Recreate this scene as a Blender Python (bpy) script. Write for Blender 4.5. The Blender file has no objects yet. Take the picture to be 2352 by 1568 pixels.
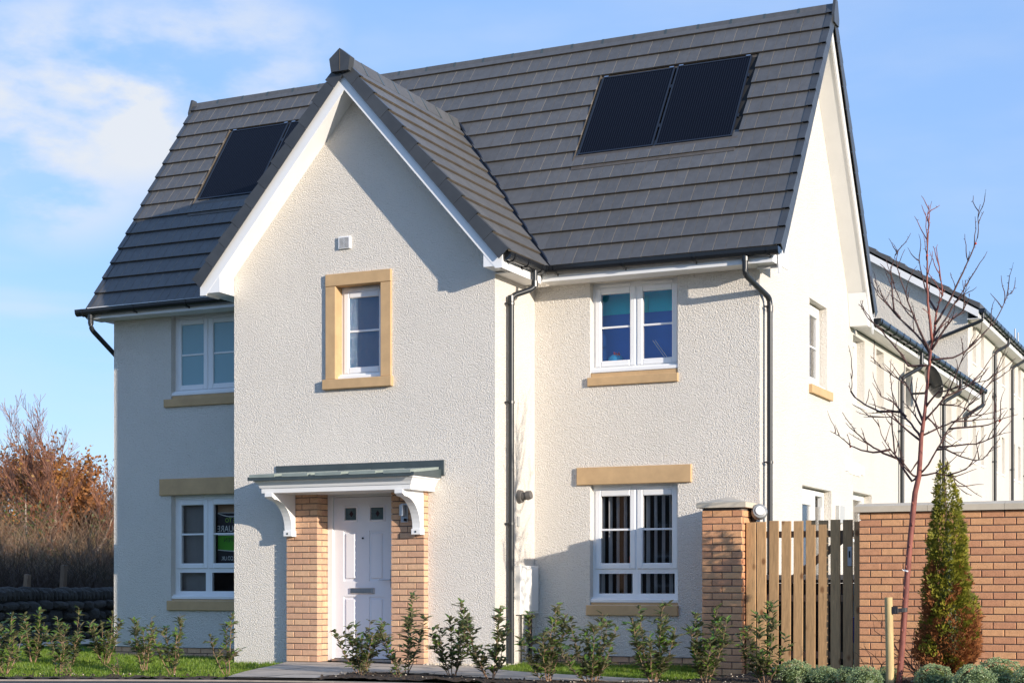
import bpy, bmesh, math, random
from mathutils import Vector, Matrix, noise as mnoise
random.seed(7)
SC = bpy.context.scene
COL = SC.collection
R = math.radians

# ------------------------------------------------------------------ camera
CAMLOC = Vector((8.144, -16.857, 0.92))
cd = bpy.data.cameras.new('camera')
cam = bpy.data.objects.new('camera', cd); COL.objects.link(cam)
cam.location = CAMLOC
cam.rotation_euler = (R(90), 0, math.atan2(0.4254, 0.905))
cd.sensor_width = 36; cd.lens = 3667/2352*36; cd.shift_y = 561/2352
cd.clip_start = 0.1; cd.clip_end = 5000
SC.camera = cam

# ------------------------------------------------------------------ light
SUN_TO = Vector((2.48, -1.0, 0.56)).normalized()
SUN_EL = math.asin(SUN_TO.z); SUN_AZ = math.atan2(SUN_TO.x, SUN_TO.y)
sl = bpy.data.lights.new('sun', 'SUN'); sl.energy = 2.85; sl.angle = R(0.5); sl.color = (1.0, 0.895, 0.77)
so = bpy.data.objects.new('sun', sl); COL.objects.link(so)
so.rotation_euler = SUN_TO.to_track_quat('Z', 'Y').to_euler(); so.location = (30, -20, 12)

SC.view_settings.view_transform = 'Standard'; SC.view_settings.look = 'None'
SC.view_settings.gamma = 1; SC.view_settings.use_curve_mapping = False
SC.view_settings.exposure = 1.16

W = bpy.data.worlds.new('World'); SC.world = W; W.use_nodes = True
nt = W.node_tree; N = nt.nodes; L = nt.links; N.clear()
def wn(t, **k):
    n = N.new(t)
    for a, b in k.items(): setattr(n, a, b)
    return n
sky = wn('ShaderNodeTexSky', sky_type='NISHITA', sun_disc=False)
sky.sun_elevation = SUN_EL; sky.sun_rotation = SUN_AZ; sky.altitude = 50; sky.air_density = 1.0; sky.dust_density = 0.2; sky.ozone_density = 2.5
bg = wn('ShaderNodeBackground'); bg.inputs[1].default_value = 0.145
wo = wn('ShaderNodeOutputWorld')
tc = wn('ShaderNodeTexCoord')
def vmath(op, a, b=None):
    n = wn('ShaderNodeVectorMath', operation=op)
    for i, v in enumerate((a, b)):
        if v is None: continue
        if isinstance(v, (tuple, list, Vector)): n.inputs[i].default_value = tuple(v)
        else: L.new(v, n.inputs[i])
    return n.outputs[1] if op == 'DOT_PRODUCT' else n.outputs[0]
def wmath(op, a, b=None, clamp=False):
    n = wn('ShaderNodeMath', operation=op); n.use_clamp = clamp
    for i, v in enumerate((a, b)):
        if v is None: continue
        if isinstance(v, (int, float)): n.inputs[i].default_value = v
        else: L.new(v, n.inputs[i])
    return n.outputs[0]
def wrange(v, a, b):
    n = wn('ShaderNodeMapRange', interpolation_type='SMOOTHSTEP')
    n.inputs[1].default_value = a; n.inputs[2].default_value = b
    L.new(v, n.inputs[0]); return n.outputs[0]
D = vmath('NORMALIZE', tc.outputs['Generated'])
def wnoise(scale, detail, rough, off=(0, 0, 0), stretch=(1, 1, 2.2), dist=0.0):
    v = vmath('MULTIPLY', D, stretch); v = vmath('ADD', v, off)
    n = wn('ShaderNodeTexNoise'); n.inputs['Scale'].default_value = scale
    n.inputs['Detail'].default_value = detail; n.inputs['Roughness'].default_value = rough
    n.inputs['Distortion'].default_value = dist
    L.new(v, n.inputs['Vector']); return n.outputs[0]
def skydir(px, py):                      # a direction in the sky (fixed world vector)
    f = Vector((-0.4254, 0.905, 0)); r = Vector((0.905, 0.4254, 0))
    return (f + r*((px-1176)/3667) + Vector((0, 0, (1345-py)/3667))).normalized()
def blob(px, py, rad, soft):             # soft patch of cloud round one direction
    d = vmath('DOT_PRODUCT', D, skydir(px, py))
    return wrange(d, math.cos(rad*soft/3667), math.cos(rad/3667*0.15))
n1 = wnoise(9.0, 6.0, 0.55, (3.1, 1.7, 0.4))
n2 = wnoise(4.0, 5.0, 0.5, (8.2, 4.1, 2.2), (1, 1, 3.5))
n3 = wnoise(3.0, 4.0, 0.5, (1.2, 7.7, 5.0), (1, 1, 7.0))
cum = wmath('MULTIPLY', blob(130, 270, 330, 1.0), wrange(n1, 0.36, 0.60))
cum2 = wmath('MULTIPLY', blob(520, 190, 330, 1.0), wrange(n1, 0.40, 0.66))
wisp = wmath('MULTIPLY', wrange(n2, 0.46, 0.78), 0.26)
low = wmath('MULTIPLY', blob(80, 960, 480, 1.0), wmath('MULTIPLY', wrange(n3, 0.42, 0.62), 0.5))
c = wmath('ADD', wmath('MULTIPLY', cum, 1.0), wmath('MULTIPLY', cum2, 0.75), True)
c = wmath('MAXIMUM', c, wisp); c = wmath('MAXIMUM', c, low, True)
mix = wn('ShaderNodeMix', data_type='RGBA')
veil = wn('ShaderNodeMix', data_type='RGBA'); veil.inputs[0].default_value = 0.74        # thin high cirrus veil
L.new(sky.outputs[0], veil.inputs[6]); veil.inputs[7].default_value = (0.92, 1.55, 2.95, 1)
L.new(c, mix.inputs[0]); L.new(veil.outputs[2], mix.inputs[6])
mix.inputs[7].default_value = (2.45, 2.6, 2.85, 1)
L.new(mix.outputs[2], bg.inputs[0]); L.new(bg.outputs[0], wo.inputs[0])

# ------------------------------------------------------------------ object helpers
WM = {}
def I4(): return Matrix.Identity(4)
def tag(o, label=None, cat=None, group=None, kind=None):
    if label: o['label'] = label
    if cat: o['category'] = cat
    if group: o['group'] = group
    if kind: o['kind'] = kind
    return o
def put(o, parent=None, M=None):
    M = M or I4()
    COL.objects.link(o)
    if parent is not None:
        o.parent = parent; o.matrix_parent_inverse = WM[parent.name].inverted()
    o.matrix_basis = M; WM[o.name] = M
    return o
def thing(name, loc, label, cat, group=None):
    o = bpy.data.objects.new(name, None); o.empty_display_size = 0.2
    put(o, None, Matrix.Translation(loc)); return tag(o, label, cat, group)
class MB:
    """collects boxes, prisms, tubes; build() links them as one mesh object"""
    def __init__(s, mp=None): s.v = []; s.f = []; s.m = []; s.mp = mp; s.cur = 0
    def add(s, vs, fs, mi=None):
        b = len(s.v); s.v += [tuple(s.mp(*p)) if s.mp else tuple(p) for p in vs]
        s.f += [tuple(b+i for i in f) for f in fs]; s.m += [s.cur if mi is None else mi]*len(fs)
    def box(s, x0, x1, y0, y1, z0, z1):
        v = [(x, y, z) for x in (x0, x1) for y in (y0, y1) for z in (z0, z1)]
        s.add(v, [(0, 1, 3, 2), (4, 6, 7, 5), (0, 4, 5, 1), (2, 3, 7, 6), (0, 2, 6, 4), (1, 5, 7, 3)]); return s
    def cbox(s, x0, x1, y0, y1, z0, z1, b):      # box with chamfered edges on the y0 (front) face
        a = [(x0, z0), (x1, z0), (x1, z1), (x0, z1)]
        i = [(x0+b, z0+b), (x1-b, z0+b), (x1-b, z1-b), (x0+b, z1-b)]
        v = [(x, y0, z) for x, z in i]+[(x, y0+b, z) for x, z in a]+[(x, y1, z) for x, z in a]
        f = [(0, 1, 2, 3), (11, 10, 9, 8)]
        for k in range(4):
            n = (k+1) % 4; f += [(k, k+4, n+4, n), (k+4, k+8, n+8, n+4)]
        s.add(v, f); return s
    def prism(s, poly, axis, a, b):              # polygon in the two other axes, extruded a..b
        n = len(poly)
        def P(p, t):
            return (t, p[0], p[1]) if axis == 'x' else (p[0], t, p[1]) if axis == 'y' else (p[0], p[1], t)
        v = [P(p, a) for p in poly]+[P(p, b) for p in poly]
        f = [tuple(range(n)), tuple(range(2*n-1, n-1, -1))]+[(k, (k+1) % n, n+(k+1) % n, n+k) for k in range(n)]
        s.add(v, f); return s
    def ring(s, p, t, r, n, ref=None):
        t = t.normalized(); up = Vector((0, 0, 1)) if abs(t.z) < 0.95 else Vector((1, 0, 0))
        a = t.cross(up).normalized(); b = t.cross(a)
        return [p+a*(r*math.cos(2*math.pi*k/n))+b*(r*math.sin(2*math.pi*k/n)) for k in range(n)]
    def tube(s, pts, rads, n=8, cap=True):
        pts = [Vector(p) for p in pts]
        if isinstance(rads, (int, float)): rads = [rads]*len(pts)
        v = []
        for i, p in enumerate(pts):
            t = (pts[min(i+1, len(pts)-1)]-pts[max(i-1, 0)])
            if t.length < 1e-6: t = Vector((0, 0, 1))
            v += s.ring(p, t, rads[i], n)
        f = []
        for i in range(len(pts)-1):
            for k in range(n):
                f.append((i*n+k, i*n+(k+1) % n, (i+1)*n+(k+1) % n, (i+1)*n+k))
        if cap: f += [tuple(range(n-1, -1, -1)), tuple((len(pts)-1)*n+k for k in range(n))]
        s.add(v, f); return s
    def lathe(s, base, prof, n=16):              # prof: (r, z)
        v = []; bx, by, bz = base
        for r, z in prof: v += [(bx+r*math.cos(2*math.pi*k/n), by+r*math.sin(2*math.pi*k/n), bz+z) for k in range(n)]
        f = [(i*n+k, i*n+(k+1) % n, (i+1)*n+(k+1) % n, (i+1)*n+k) for i in range(len(prof)-1) for k in range(n)]
        f += [tuple(range(n-1, -1, -1)), tuple((len(prof)-1)*n+k for k in range(n))]
        s.add(v, f); return s
    def mesh(s, name, mats, smooth=False, fix=True):
        me = bpy.data.meshes.new(name); me.from_pydata(s.v, [], s.f)
        for m in (mats if isinstance(mats, (list, tuple)) else [mats]): me.materials.append(m)
        me.polygons.foreach_set('material_index', s.m)
        if fix:
            bm = bmesh.new(); bm.from_mesh(me); bmesh.ops.recalc_face_normals(bm, faces=bm.faces); bm.to_mesh(me); bm.free()
        if smooth: me.polygons.foreach_set('use_smooth', [True]*len(me.polygons))
        me.update(); return me
    def build(s, name, mats, parent=None, smooth=False, fix=True, M=None):
        return put(bpy.data.objects.new(name, s.mesh(name, mats, smooth, fix)), parent, M)
def inst(name, me, parent, M): return put(bpy.data.objects.new(name, me), parent, M)
def auto_smooth(o, ang=40):
    me = o.data
    me.polygons.foreach_set('use_smooth', [True]*len(me.polygons))
    bm = bmesh.new(); bm.from_mesh(me)
    for e in bm.edges:
        if len(e.link_faces) == 2 and e.calc_face_angle(0) > R(ang): e.smooth = False
    bm.to_mesh(me); bm.free(); return o

# ------------------------------------------------------------------ materials
class NT:
    def __init__(s, name):
        s.m = bpy.data.materials.new(name); s.m.use_nodes = True; s.t = s.m.node_tree; s.t.nodes.clear()
        s.out = s.n('ShaderNodeOutputMaterial'); s.b = s.n('ShaderNodeBsdfPrincipled'); s.l(s.b.outputs[0], s.out.inputs[0])
        s.geo = s.n('ShaderNodeNewGeometry'); s.pos = s.geo.outputs['Position']
    def n(s, t, **k):
        x = s.t.nodes.new(t)
        for a, b in k.items(): setattr(x, a, b)
        return x
    def l(s, a, b): s.t.links.new(a, b)
    def set(s, i, v):
        if isinstance(v, (int, float, tuple, list)):
            s.b.inputs[i].default_value = (tuple(v)+(1,) if isinstance(v, (tuple, list)) and len(v) == 3 else v)
        else: s.l(v, s.b.inputs[i])
    def noise(s, scale, detail=3, rough=0.5, vec=None, stretch=None, dist=0):
        v = vec or s.pos
        if stretch:
            m = s.n('ShaderNodeVectorMath', operation='MULTIPLY'); s.l(v, m.inputs[0]); m.inputs[1].default_value = stretch; v = m.outputs[0]
        x = s.n('ShaderNodeTexNoise'); x.inputs['Scale'].default_value = scale; x.inputs['Detail'].default_value = detail
        x.inputs['Roughness'].default_value = rough; x.inputs['Distortion'].default_value = dist
        s.l(v, x.inputs['Vector']); return x.outputs[0]
    def vor(s, scale, feat='F1', vec=None):
        x = s.n('ShaderNodeTexVoronoi', feature=feat); x.inputs['Scale'].default_value = scale
        s.l(vec or s.pos, x.inputs['Vector']); return x
    def rng(s, v, a, b, c=0, d=1):
        x = s.n('ShaderNodeMapRange'); s.l(v, x.inputs[0])
        for i, q in enumerate((a, b, c, d)): x.inputs[i+1].default_value = q
        return x.outputs[0]
    def mathn(s, op, a, b):
        x = s.n('ShaderNodeMath', operation=op)
        for i, v in enumerate((a, b)):
            if isinstance(v, (int, float)): x.inputs[i].default_value = v
            else: s.l(v, x.inputs[i])
        return x.outputs[0]
    def mix(s, f, a, b, mode='MIX'):
        x = s.n('ShaderNodeMix', data_type='RGBA', blend_type=mode)
        for i, v in ((0, f), (6, a), (7, b)):
            if isinstance(v, (int, float)): x.inputs[i].default_value = v
            elif isinstance(v, (tuple, list)): x.inputs[i].default_value = tuple(v)+((1,) if len(v) == 3 else ())
            else: s.l(v, x.inputs[i])
        return x.outputs[2]
    def rand(s): return s.n('ShaderNodeObjectInfo').outputs['Random']
    def bump(s, h, strength=0.5, dist=0.01):
        x = s.n('ShaderNodeBump'); x.inputs['Strength'].default_value = strength; x.inputs['Distance'].default_value = dist
        s.l(h, x.inputs['Height']); s.l(x.outputs[0], s.b.inputs['Normal'])
def simple(name, col, rough=0.5, var=0.12, vscale=6, bump=0, bscale=80, bdist=0.004, metal=0, spec=None, objvar=0):
    k = NT(name)
    dark = tuple(c*(1-var) for c in col); lite = tuple(min(1, c*(1+var)) for c in col)
    c = k.mix(k.rng(k.noise(vscale, 4, 0.6), 0.3, 0.7), dark, lite)
    if objvar:
        h = k.n('ShaderNodeHueSaturation'); k.l(c, h.inputs['Color']); k.l(k.rng(k.rand(), 0, 1, 1-objvar, 1+objvar), h.inputs['Value']); c = h.outputs[0]
    k.set('Base Color', c); k.set('Roughness', rough); k.set('Metallic', metal)
    if spec is not None: k.set('Specular IOR Level', spec)
    if bump: k.bump(k.noise(bscale, 4, 0.6), bump, bdist)
    return k.m
def roughcast(name, col, sc=1.0, strength=1.0):
    k = NT(name)
    v = k.vor(62*sc, 'SMOOTH_F1'); a = k.noise(70*sc, 3, 0.6); b = k.noise(150*sc, 2, 0.5)
    h = k.mathn('ADD', k.mathn('MULTIPLY', k.rng(a, 0.32, 0.68), 1.0), k.mathn('MULTIPLY', v.outputs[0], -0.9))
    h = k.mathn('ADD', h, k.mathn('MULTIPLY', b, 0.25))
    big = k.rng(k.noise(0.9, 5, 0.6), 0.3, 0.72)
    streak = k.rng(k.noise(1.0, 4, 0.6, stretch=(2.2, 2.2, 0.25)), 0.35, 0.75)
    c0 = k.mix(big, tuple(x*0.93 for x in col), col)
    c0 = k.mix(k.mathn('MULTIPLY', streak, 0.10), c0, tuple(x*0.72 for x in col))
    pit = k.rng(k.noise(75*sc, 3, 0.7), 0.30, 0.40)
    c0 = k.mix(pit, tuple(x*f for x, f in zip(col, (0.66, 0.61, 0.54))), c0)
    k.set('Base Color', c0); k.set('Roughness', 0.92); k.set('Specular IOR Level', 0.2)
    k.bump(h, strength, 0.0108); return k.m
M = {}
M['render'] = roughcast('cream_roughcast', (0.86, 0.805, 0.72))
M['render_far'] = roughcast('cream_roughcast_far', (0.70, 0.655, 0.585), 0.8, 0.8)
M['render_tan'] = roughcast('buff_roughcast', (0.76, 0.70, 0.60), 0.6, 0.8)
M['stone'] = simple('tan_cast_stone', (0.53, 0.35, 0.18), 0.85, 0.10, 5, 0.25, 220, 0.002)
M['white'] = simple('white_upvc', (0.82, 0.82, 0.81), 0.32, 0.02, 3)
M['white_matt'] = simple('white_soffit_board', (0.80, 0.79, 0.77), 0.5, 0.03, 3)
M['door'] = simple('white_door_skin', (0.78, 0.77, 0.79), 0.42, 0.02, 3, 0.08, 160, 0.002)
M['black'] = simple('black_plastic', (0.012, 0.013, 0.015), 0.22, 0.1, 8, spec=0.6)
M['pipe'] = simple('charcoal_pipe', (0.020, 0.023, 0.026), 0.33, 0.1, 8, spec=0.4)
M['chrome'] = simple('brushed_steel', (0.55, 0.55, 0.56), 0.3, 0.06, 30, metal=1)
M['grey_box'] = simple('grey_metal', (0.45, 0.45, 0.43), 0.45, 0.05, 9)
M['box_white'] = simple('cream_meter_box', (0.80, 0.78, 0.73), 0.5, 0.03, 4)
M['lead'] = simple('dark_slate_sheet', (0.055, 0.072, 0.075), 0.33, 0.12, 7)
M['lead_rib'] = simple('pale_green_sheet', (0.25, 0.29, 0.26), 0.4, 0.1, 7)
M['dark'] = simple('dark_void', (0.012, 0.012, 0.012), 0.9)
M['mortar'] = simple('grey_mortar', (0.12, 0.11, 0.10), 0.95, 0.2, 25, 0.5, 150, 0.004)
def tile_mat(name, base, edge=False):
    k = NT(name); v = k.rng(k.rand(), 0, 1, 0.88, 1.10)
    s = k.rng(k.noise(9, 5, 0.65, stretch=(1.5, 1, 1)), 0.25, 0.75)
    c = k.mix(s, tuple(x*0.82 for x in base), tuple(x*1.15 for x in base))
    if not edge: c = k.mix(k.rng(k.noise(38, 4, 0.75), 0.62, 0.78, 0, 0.35), c, (0.16, 0.15, 0.13))
    h = k.n('ShaderNodeHueSaturation'); k.l(c, h.inputs['Color']); k.l(v, h.inputs['Value'])
    k.set('Base Color', h.outputs[0]); k.set('Roughness', 0.55 if not edge else 0.9); k.set('Specular IOR Level', 0.45 if not edge else 0.2)
    k.bump(k.noise(130, 3, 0.6), 0.25, 0.003); return k.m
M['tile'] = tile_mat('slate_grey_tile', (0.096, 0.096, 0.096))
M['tile_edge'] = tile_mat('tile_edge', (0.105, 0.088, 0.07), True)
M['tile_groove'] = tile_mat('tile_groove', (0.125, 0.118, 0.108), True)
M['tile_lit_edge'] = tile_mat('tile_lit_edge', (0.215, 0.195, 0.17), True)  # pale strip down each tile's side: the sun-caught edge painted in
M['verge'] = simple('charcoal_verge', (0.050, 0.053, 0.056), 0.38, 0.15, 5, objvar=0.12)
M['valley'] = simple('dark_valley_liner', (0.02, 0.028, 0.045), 0.35)
M['flash'] = simple('grey_flashing', (0.085, 0.075, 0.065), 0.6, 0.2, 8, 0.3, 25, 0.006)
def brick_mat(name, col):
    k = NT(name); v = k.rng(k.rand(), 0, 1, 0.88, 1.08)
    c = k.mix(k.rng(k.noise(20, 5, 0.7), 0.3, 0.7), tuple(x*0.86 for x in col), tuple(min(1, x*1.12) for x in col))
    c = k.mix(k.rng(k.noise(130, 2, 0.6), 0.60, 0.70), c, tuple(x*0.42 for x in col))
    h = k.n('ShaderNodeHueSaturation'); k.l(c, h.inputs['Color']); k.l(v, h.inputs['Value'])
    k.l(k.rng(k.rand(), 0, 1, 0.494, 0.506), h.inputs['Hue'])
    k.set('Base Color', h.outputs[0]); k.set('Roughness', 0.9); k.set('Specular IOR Level', 0.2)
    k.bump(k.noise(70, 4, 0.7), 0.6, 0.005); return k.m
M['brick_buff'] = brick_mat('buff_brick', (0.64, 0.39, 0.245))
M['brick_red'] = brick_mat('orange_brick', (0.66, 0.335, 0.175))
M['cope'] = simple('pale_coping', (0.58, 0.50, 0.38), 0.85, 0.10, 5, 0.3, 150, 0.003)
def glass_mat(name, tint=(1, 1, 1), refl=1.0, wav=0, vert=False, body=None, bodyf=0.0):
    k = NT(name); t = k.n('ShaderNodeBsdfTransparent'); t.inputs[0].default_value = tint+(1,)
    g = k.n('ShaderNodeBsdfGlossy'); g.inputs['Roughness'].default_value = 0.02 if not wav else 0.12
    if wav:
        b = k.n('ShaderNodeBump'); b.inputs['Strength'].default_value = wav; b.inputs['Distance'].default_value = 0.01
        k.l(k.noise(60, 3, 0.6, stretch=(2.2, 2.2, 0.28) if vert else None, dist=0.5), b.inputs['Height']); k.l(b.outputs[0], g.inputs['Normal'])
    f = k.n('ShaderNodeFresnel'); f.inputs[0].default_value = 1.5
    ff = k.mathn('MULTIPLY', k.mathn('ADD', f.outputs[0], 0.02), refl)
    base = t.outputs[0]
    if body:
        d = k.n('ShaderNodeBsdfDiffuse'); d.inputs[0].default_value = body+(1,)
        m0 = k.n('ShaderNodeMixShader'); m0.inputs[0].default_value = bodyf; k.l(base, m0.inputs[1]); k.l(d.outputs[0], m0.inputs[2]); base = m0.outputs[0]
    m = k.n('ShaderNodeMixShader'); k.l(ff, m.inputs[0]); k.l(base, m.inputs[1]); k.l(g.outputs[0], m.inputs[2])
    k.l(m.outputs[0], k.out.inputs[0]); return k.m
M['glass'] = glass_mat('window_glass', refl=0.7)
M['glass_frost'] = glass_mat('frosted_glass', refl=1.3, wav=0.12, vert=True, body=(0.17, 0.35, 0.40), bodyf=0.92)
M['glass_reed'] = glass_mat('patterned_glass', refl=1.5, wav=1.3, vert=True, body=(0.012, 0.10, 0.22), bodyf=0.95)
def paint(name, col, rough=0.8): return simple(name, col, rough, 0.05, 3)
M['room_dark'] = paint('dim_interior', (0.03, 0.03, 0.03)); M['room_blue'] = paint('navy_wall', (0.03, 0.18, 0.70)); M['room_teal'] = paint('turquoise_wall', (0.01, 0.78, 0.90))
M['teal_lite'] = paint('aqua_canvas', (0.03, 0.75, 0.68)); M['blind'] = paint('grey_blind_fabric', (0.26, 0.26, 0.25)); M['blind2'] = paint('pale_blind_fabric', (0.72, 0.73, 0.74))
M['toy_blue'] = paint('sky_blue_plush', (0.05, 0.42, 0.75)); M['toy_red'] = paint('red_plush', (0.80, 0.09, 0.04)); M['toy_white'] = paint('white_plush', (0.8, 0.8, 0.8))
M['refl_dark'] = paint('charcoal_reflection', (0.035, 0.035, 0.04)); M['refl_green'] = paint('green_reflection', (0.10, 0.42, 0.03)); M['refl_white'] = paint('white_reflection', (0.8, 0.8, 0.75)); M['refl_lime'] = paint('lime_reflection', (0.35, 0.6, 0.08)); M['refl_tan'] = paint('tan_reflection', (0.45, 0.28, 0.16))
def solar_mat():
    k = NT('solar_cells'); o = k.n('ShaderNodeTexCoord').outputs['Object']
    w = k.n('ShaderNodeTexWave', wave_type='BANDS', bands_direction='X', wave_profile='SIN'); w.inputs['Scale'].default_value = 10.0
    k.l(o, w.inputs['Vector'])
    ln = k.rng(w.outputs[1], 0.90, 1.0)
    c = k.mix(ln, (0.003, 0.004, 0.008), (0.022, 0.027, 0.04)); k.set('Base Color', c); k.set('Roughness', 0.16); k.set('Specular IOR Level', 0.06); return k.m
M['solar'] = solar_mat()
M['solar_frame'] = simple('black_anodised_frame', (0.010, 0.012, 0.018), 0.3, 0.1, 10)
def wood_mat(name, col, knots=True):
    k = NT(name); o = k.n('ShaderNodeTexCoord').outputs['Object']; r = k.rand()
    cb = k.n('ShaderNodeCombineXYZ'); k.l(k.mathn('MULTIPLY', r, 37.0), cb.inputs[0]); k.l(k.mathn('MULTIPLY', r, 91.0), cb.inputs[2])
    ad = k.n('ShaderNodeVectorMath', operation='ADD'); k.l(o, ad.inputs[0]); k.l(cb.outputs[0], ad.inputs[1]); v = ad.outputs[0]
    g = k.noise(10, 5, 0.6, vec=v, stretch=(6, 6, 0.45), dist=1.2); c = k.mix(k.rng(g, 0.3, 0.7), tuple(x*0.68 for x in col), tuple(x*1.15 for x in col))
    pl = k.n('ShaderNodeVectorMath', operation='MULTIPLY'); k.l(v, pl.inputs[0]); pl.inputs[1].default_value = (1.0, 0.0, 0.62)
    vo = k.vor(6.5, 'F1', vec=pl.outputs[0]); kn = k.rng(vo.outputs[0], 0.09, 0.20)
    if knots: c = k.mix(kn, tuple(x*f for x, f in zip(col, (0.42, 0.33, 0.25))), c)
    c = k.mix(k.rng(k.noise(1.6, 4, 0.6, vec=v), 0.5, 0.75, 0, 0.5), c, tuple(x*0.7 for x in col))
    h = k.n('ShaderNodeHueSaturation'); k.l(c, h.inputs['Color']); k.l(k.rng(r, 0, 1, 0.85, 1.1), h.inputs['Value'])
    k.set('Base Color', h.outputs[0]); k.set('Roughness', 0.75); k.bump(g, 0.4, 0.003); return k.m
M['wood'] = wood_mat('treated_timber', (0.52, 0.31, 0.14)); M['stake'] = wood_mat('peeled_stake', (0.58, 0.43, 0.20)); M['wood_dark'] = wood_mat('weathered_timber', (0.20, 0.13, 0.08))
def bark_mat(name, a, b, sc=30, stretch=(1, 1, 1)):
    k = NT(name); n = k.noise(sc, 5, 0.65, stretch=stretch); k.set('Base Color', k.mix(k.rng(n, 0.35, 0.65), a, b)); k.set('Roughness', 0.7); k.bump(n, 0.5, 0.004); return k.m
M['bark_red'] = bark_mat('red_brown_bark', (0.16, 0.050, 0.040), (0.30, 0.095, 0.065), 22, (1, 1, 0.5))
M['twig_red'] = bark_mat('dark_red_twig', (0.050, 0.024, 0.021), (0.105, 0.050, 0.040), 40)
M['twig_brown'] = bark_mat('brown_twig', (0.10, 0.055, 0.035), (0.20, 0.12, 0.07), 30)
M['birch'] = bark_mat('birch_bark', (0.48, 0.32, 0.20), (0.66, 0.55, 0.43), 3, (1, 1, 4))
M['birch_top'] = bark_mat('birch_upper_bark', (0.28, 0.11, 0.05), (0.20, 0.10, 0.07), 4)
def leaf_mat(name, cols, back=None, rough=0.35, sc=7.0, trans=0.25):
    k = NT(name); n = k.noise(sc, 4, 0.7); r = k.n('ShaderNodeValToRGB'); k.l(k.rng(n, 0.28, 0.72), r.inputs[0])
    e = r.color_ramp.elements
    while len(e) < len(cols): e.new(0.5)
    for i, c in enumerate(cols): e[i].position = i/(len(cols)-1); e[i].color = tuple(c)+(1,)
    c = r.outputs[0]
    if back: c = k.mix(k.geo.outputs['Backfacing'], c, back)
    k.set('Base Color', c); k.set('Roughness', rough)
    if trans:
        t = k.n('ShaderNodeBsdfTranslucent'); k.l(c, t.inputs[0]); m = k.n('ShaderNodeMixShader'); m.inputs[0].default_value = trans
        k.l(k.b.outputs[0], m.inputs[1]); k.l(t.outputs[0], m.inputs[2]); k.l(m.outputs[0], k.out.inputs[0])
    return k.m
M['leaf'] = leaf_mat('evergreen_leaf', [(0.035, 0.085, 0.014), (0.075, 0.15, 0.022), (0.14, 0.22, 0.034), (0.24, 0.25, 0.06)], (0.17, 0.165, 0.085), 0.22, 25)
M['stem'] = bark_mat('bronze_stem', (0.22, 0.13, 0.08), (0.33, 0.20, 0.12), 60)
M['conifer'] = leaf_mat('conifer_green', [(0.06, 0.08, 0.010), (0.15, 0.165, 0.016), (0.27, 0.25, 0.022), (0.40, 0.35, 0.04)], None, 0.6, 9, 0.2)
M['conifer_brown'] = leaf_mat('conifer_rust', [(0.15, 0.055, 0.022), (0.30, 0.105, 0.03), (0.40, 0.16, 0.05)], None, 0.7, 9, 0.2)
M['hebe'] = leaf_mat('grey_green_leaf', [(0.22, 0.32, 0.15), (0.38, 0.48, 0.24), (0.60, 0.65, 0.36)], None, 0.45, 22, 0.2)
M['grass_blade'] = leaf_mat('grass_blade', [(0.07, 0.14, 0.012), (0.15, 0.24, 0.02), (0.26, 0.30, 0.05)], None, 0.5, 5, 0.35)
M['rust_leaf'] = leaf_mat('rust_leaf', [(0.17, 0.07, 0.025), (0.31, 0.12, 0.03), (0.45, 0.21, 0.04)], None, 0.6, 0.7, 0.25)
M['gold_leaf'] = leaf_mat('gold_leaf', [(0.30, 0.16, 0.03), (0.45, 0.25, 0.06)], None, 0.6, 0.8, 0.25)
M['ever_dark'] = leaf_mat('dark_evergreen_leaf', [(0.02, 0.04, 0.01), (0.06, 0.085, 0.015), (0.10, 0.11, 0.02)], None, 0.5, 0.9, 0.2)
M['scrub'] = leaf_mat('scrub_twig', [(0.10, 0.052, 0.033), (0.18, 0.105, 0.062), (0.25, 0.165, 0.092), (0.18, 0.15, 0.065)], None, 0.8, 0.35, 0.0)
M['grass'] = simple('turf', (0.050, 0.095, 0.016), 0.9, 0.35, 14, 0.8, 60, 0.02)
M['field'] = simple('rough_grass_field', (0.075, 0.085, 0.035), 0.95, 0.35, 0.6)
M['soil'] = simple('dark_soil', (0.055, 0.038, 0.025), 0.95, 0.45, 30, 1.0, 70, 0.03)
M['path'] = simple('grey_paving', (0.47, 0.40, 0.315), 0.88, 0.16, 4, 0.35, 130, 0.003, objvar=0.06)
M['kerb'] = simple('concrete_edging', (0.30, 0.25, 0.21), 0.9, 0.15, 8, 0.4, 110, 0.004)
def road_mat():
    k = NT('asphalt'); c = k.mix(k.rng(k.noise(5, 4, 0.6), 0.3, 0.7), (0.042, 0.040, 0.038), (0.07, 0.065, 0.06))
    c = k.mix(k.rng(k.vor(90).outputs[0], 0.10, 0.22), (0.32, 0.29, 0.24), c); k.set('Base Color', c); k.set('Roughness', 0.85); k.bump(k.noise(110, 3, 0.7), 0.8, 0.006); return k.m
M['road'] = road_mat()
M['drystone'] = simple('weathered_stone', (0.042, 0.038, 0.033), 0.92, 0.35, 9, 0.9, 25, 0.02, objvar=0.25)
M['bin'] = simple('dark_brown_bin', (0.035, 0.028, 0.026), 0.5)
M['blue'] = simple('blue_plastic', (0.02, 0.10, 0.55), 0.4)
M['berry'] = simple('red_berry', (0.55, 0.06, 0.02), 0.3)
M['rubber'] = simple('black_rubber', (0.02, 0.02, 0.022), 0.6)
M['brick_far'] = simple('brown_brickwork', (0.16, 0.10, 0.07), 0.9, 0.2, 8)
M['lamp_grey'] = simple('lamp_grey', (0.24, 0.25, 0.25), 0.4)
M['scrub_shaded'] = leaf_mat('shaded_scrub_twig', [(0.03, 0.018, 0.014), (0.06, 0.036, 0.026), (0.05, 0.045, 0.02)], None, 0.9, 0.35, 0.0)  # twig colour with the deep shade low in the scrub painted in
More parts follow.
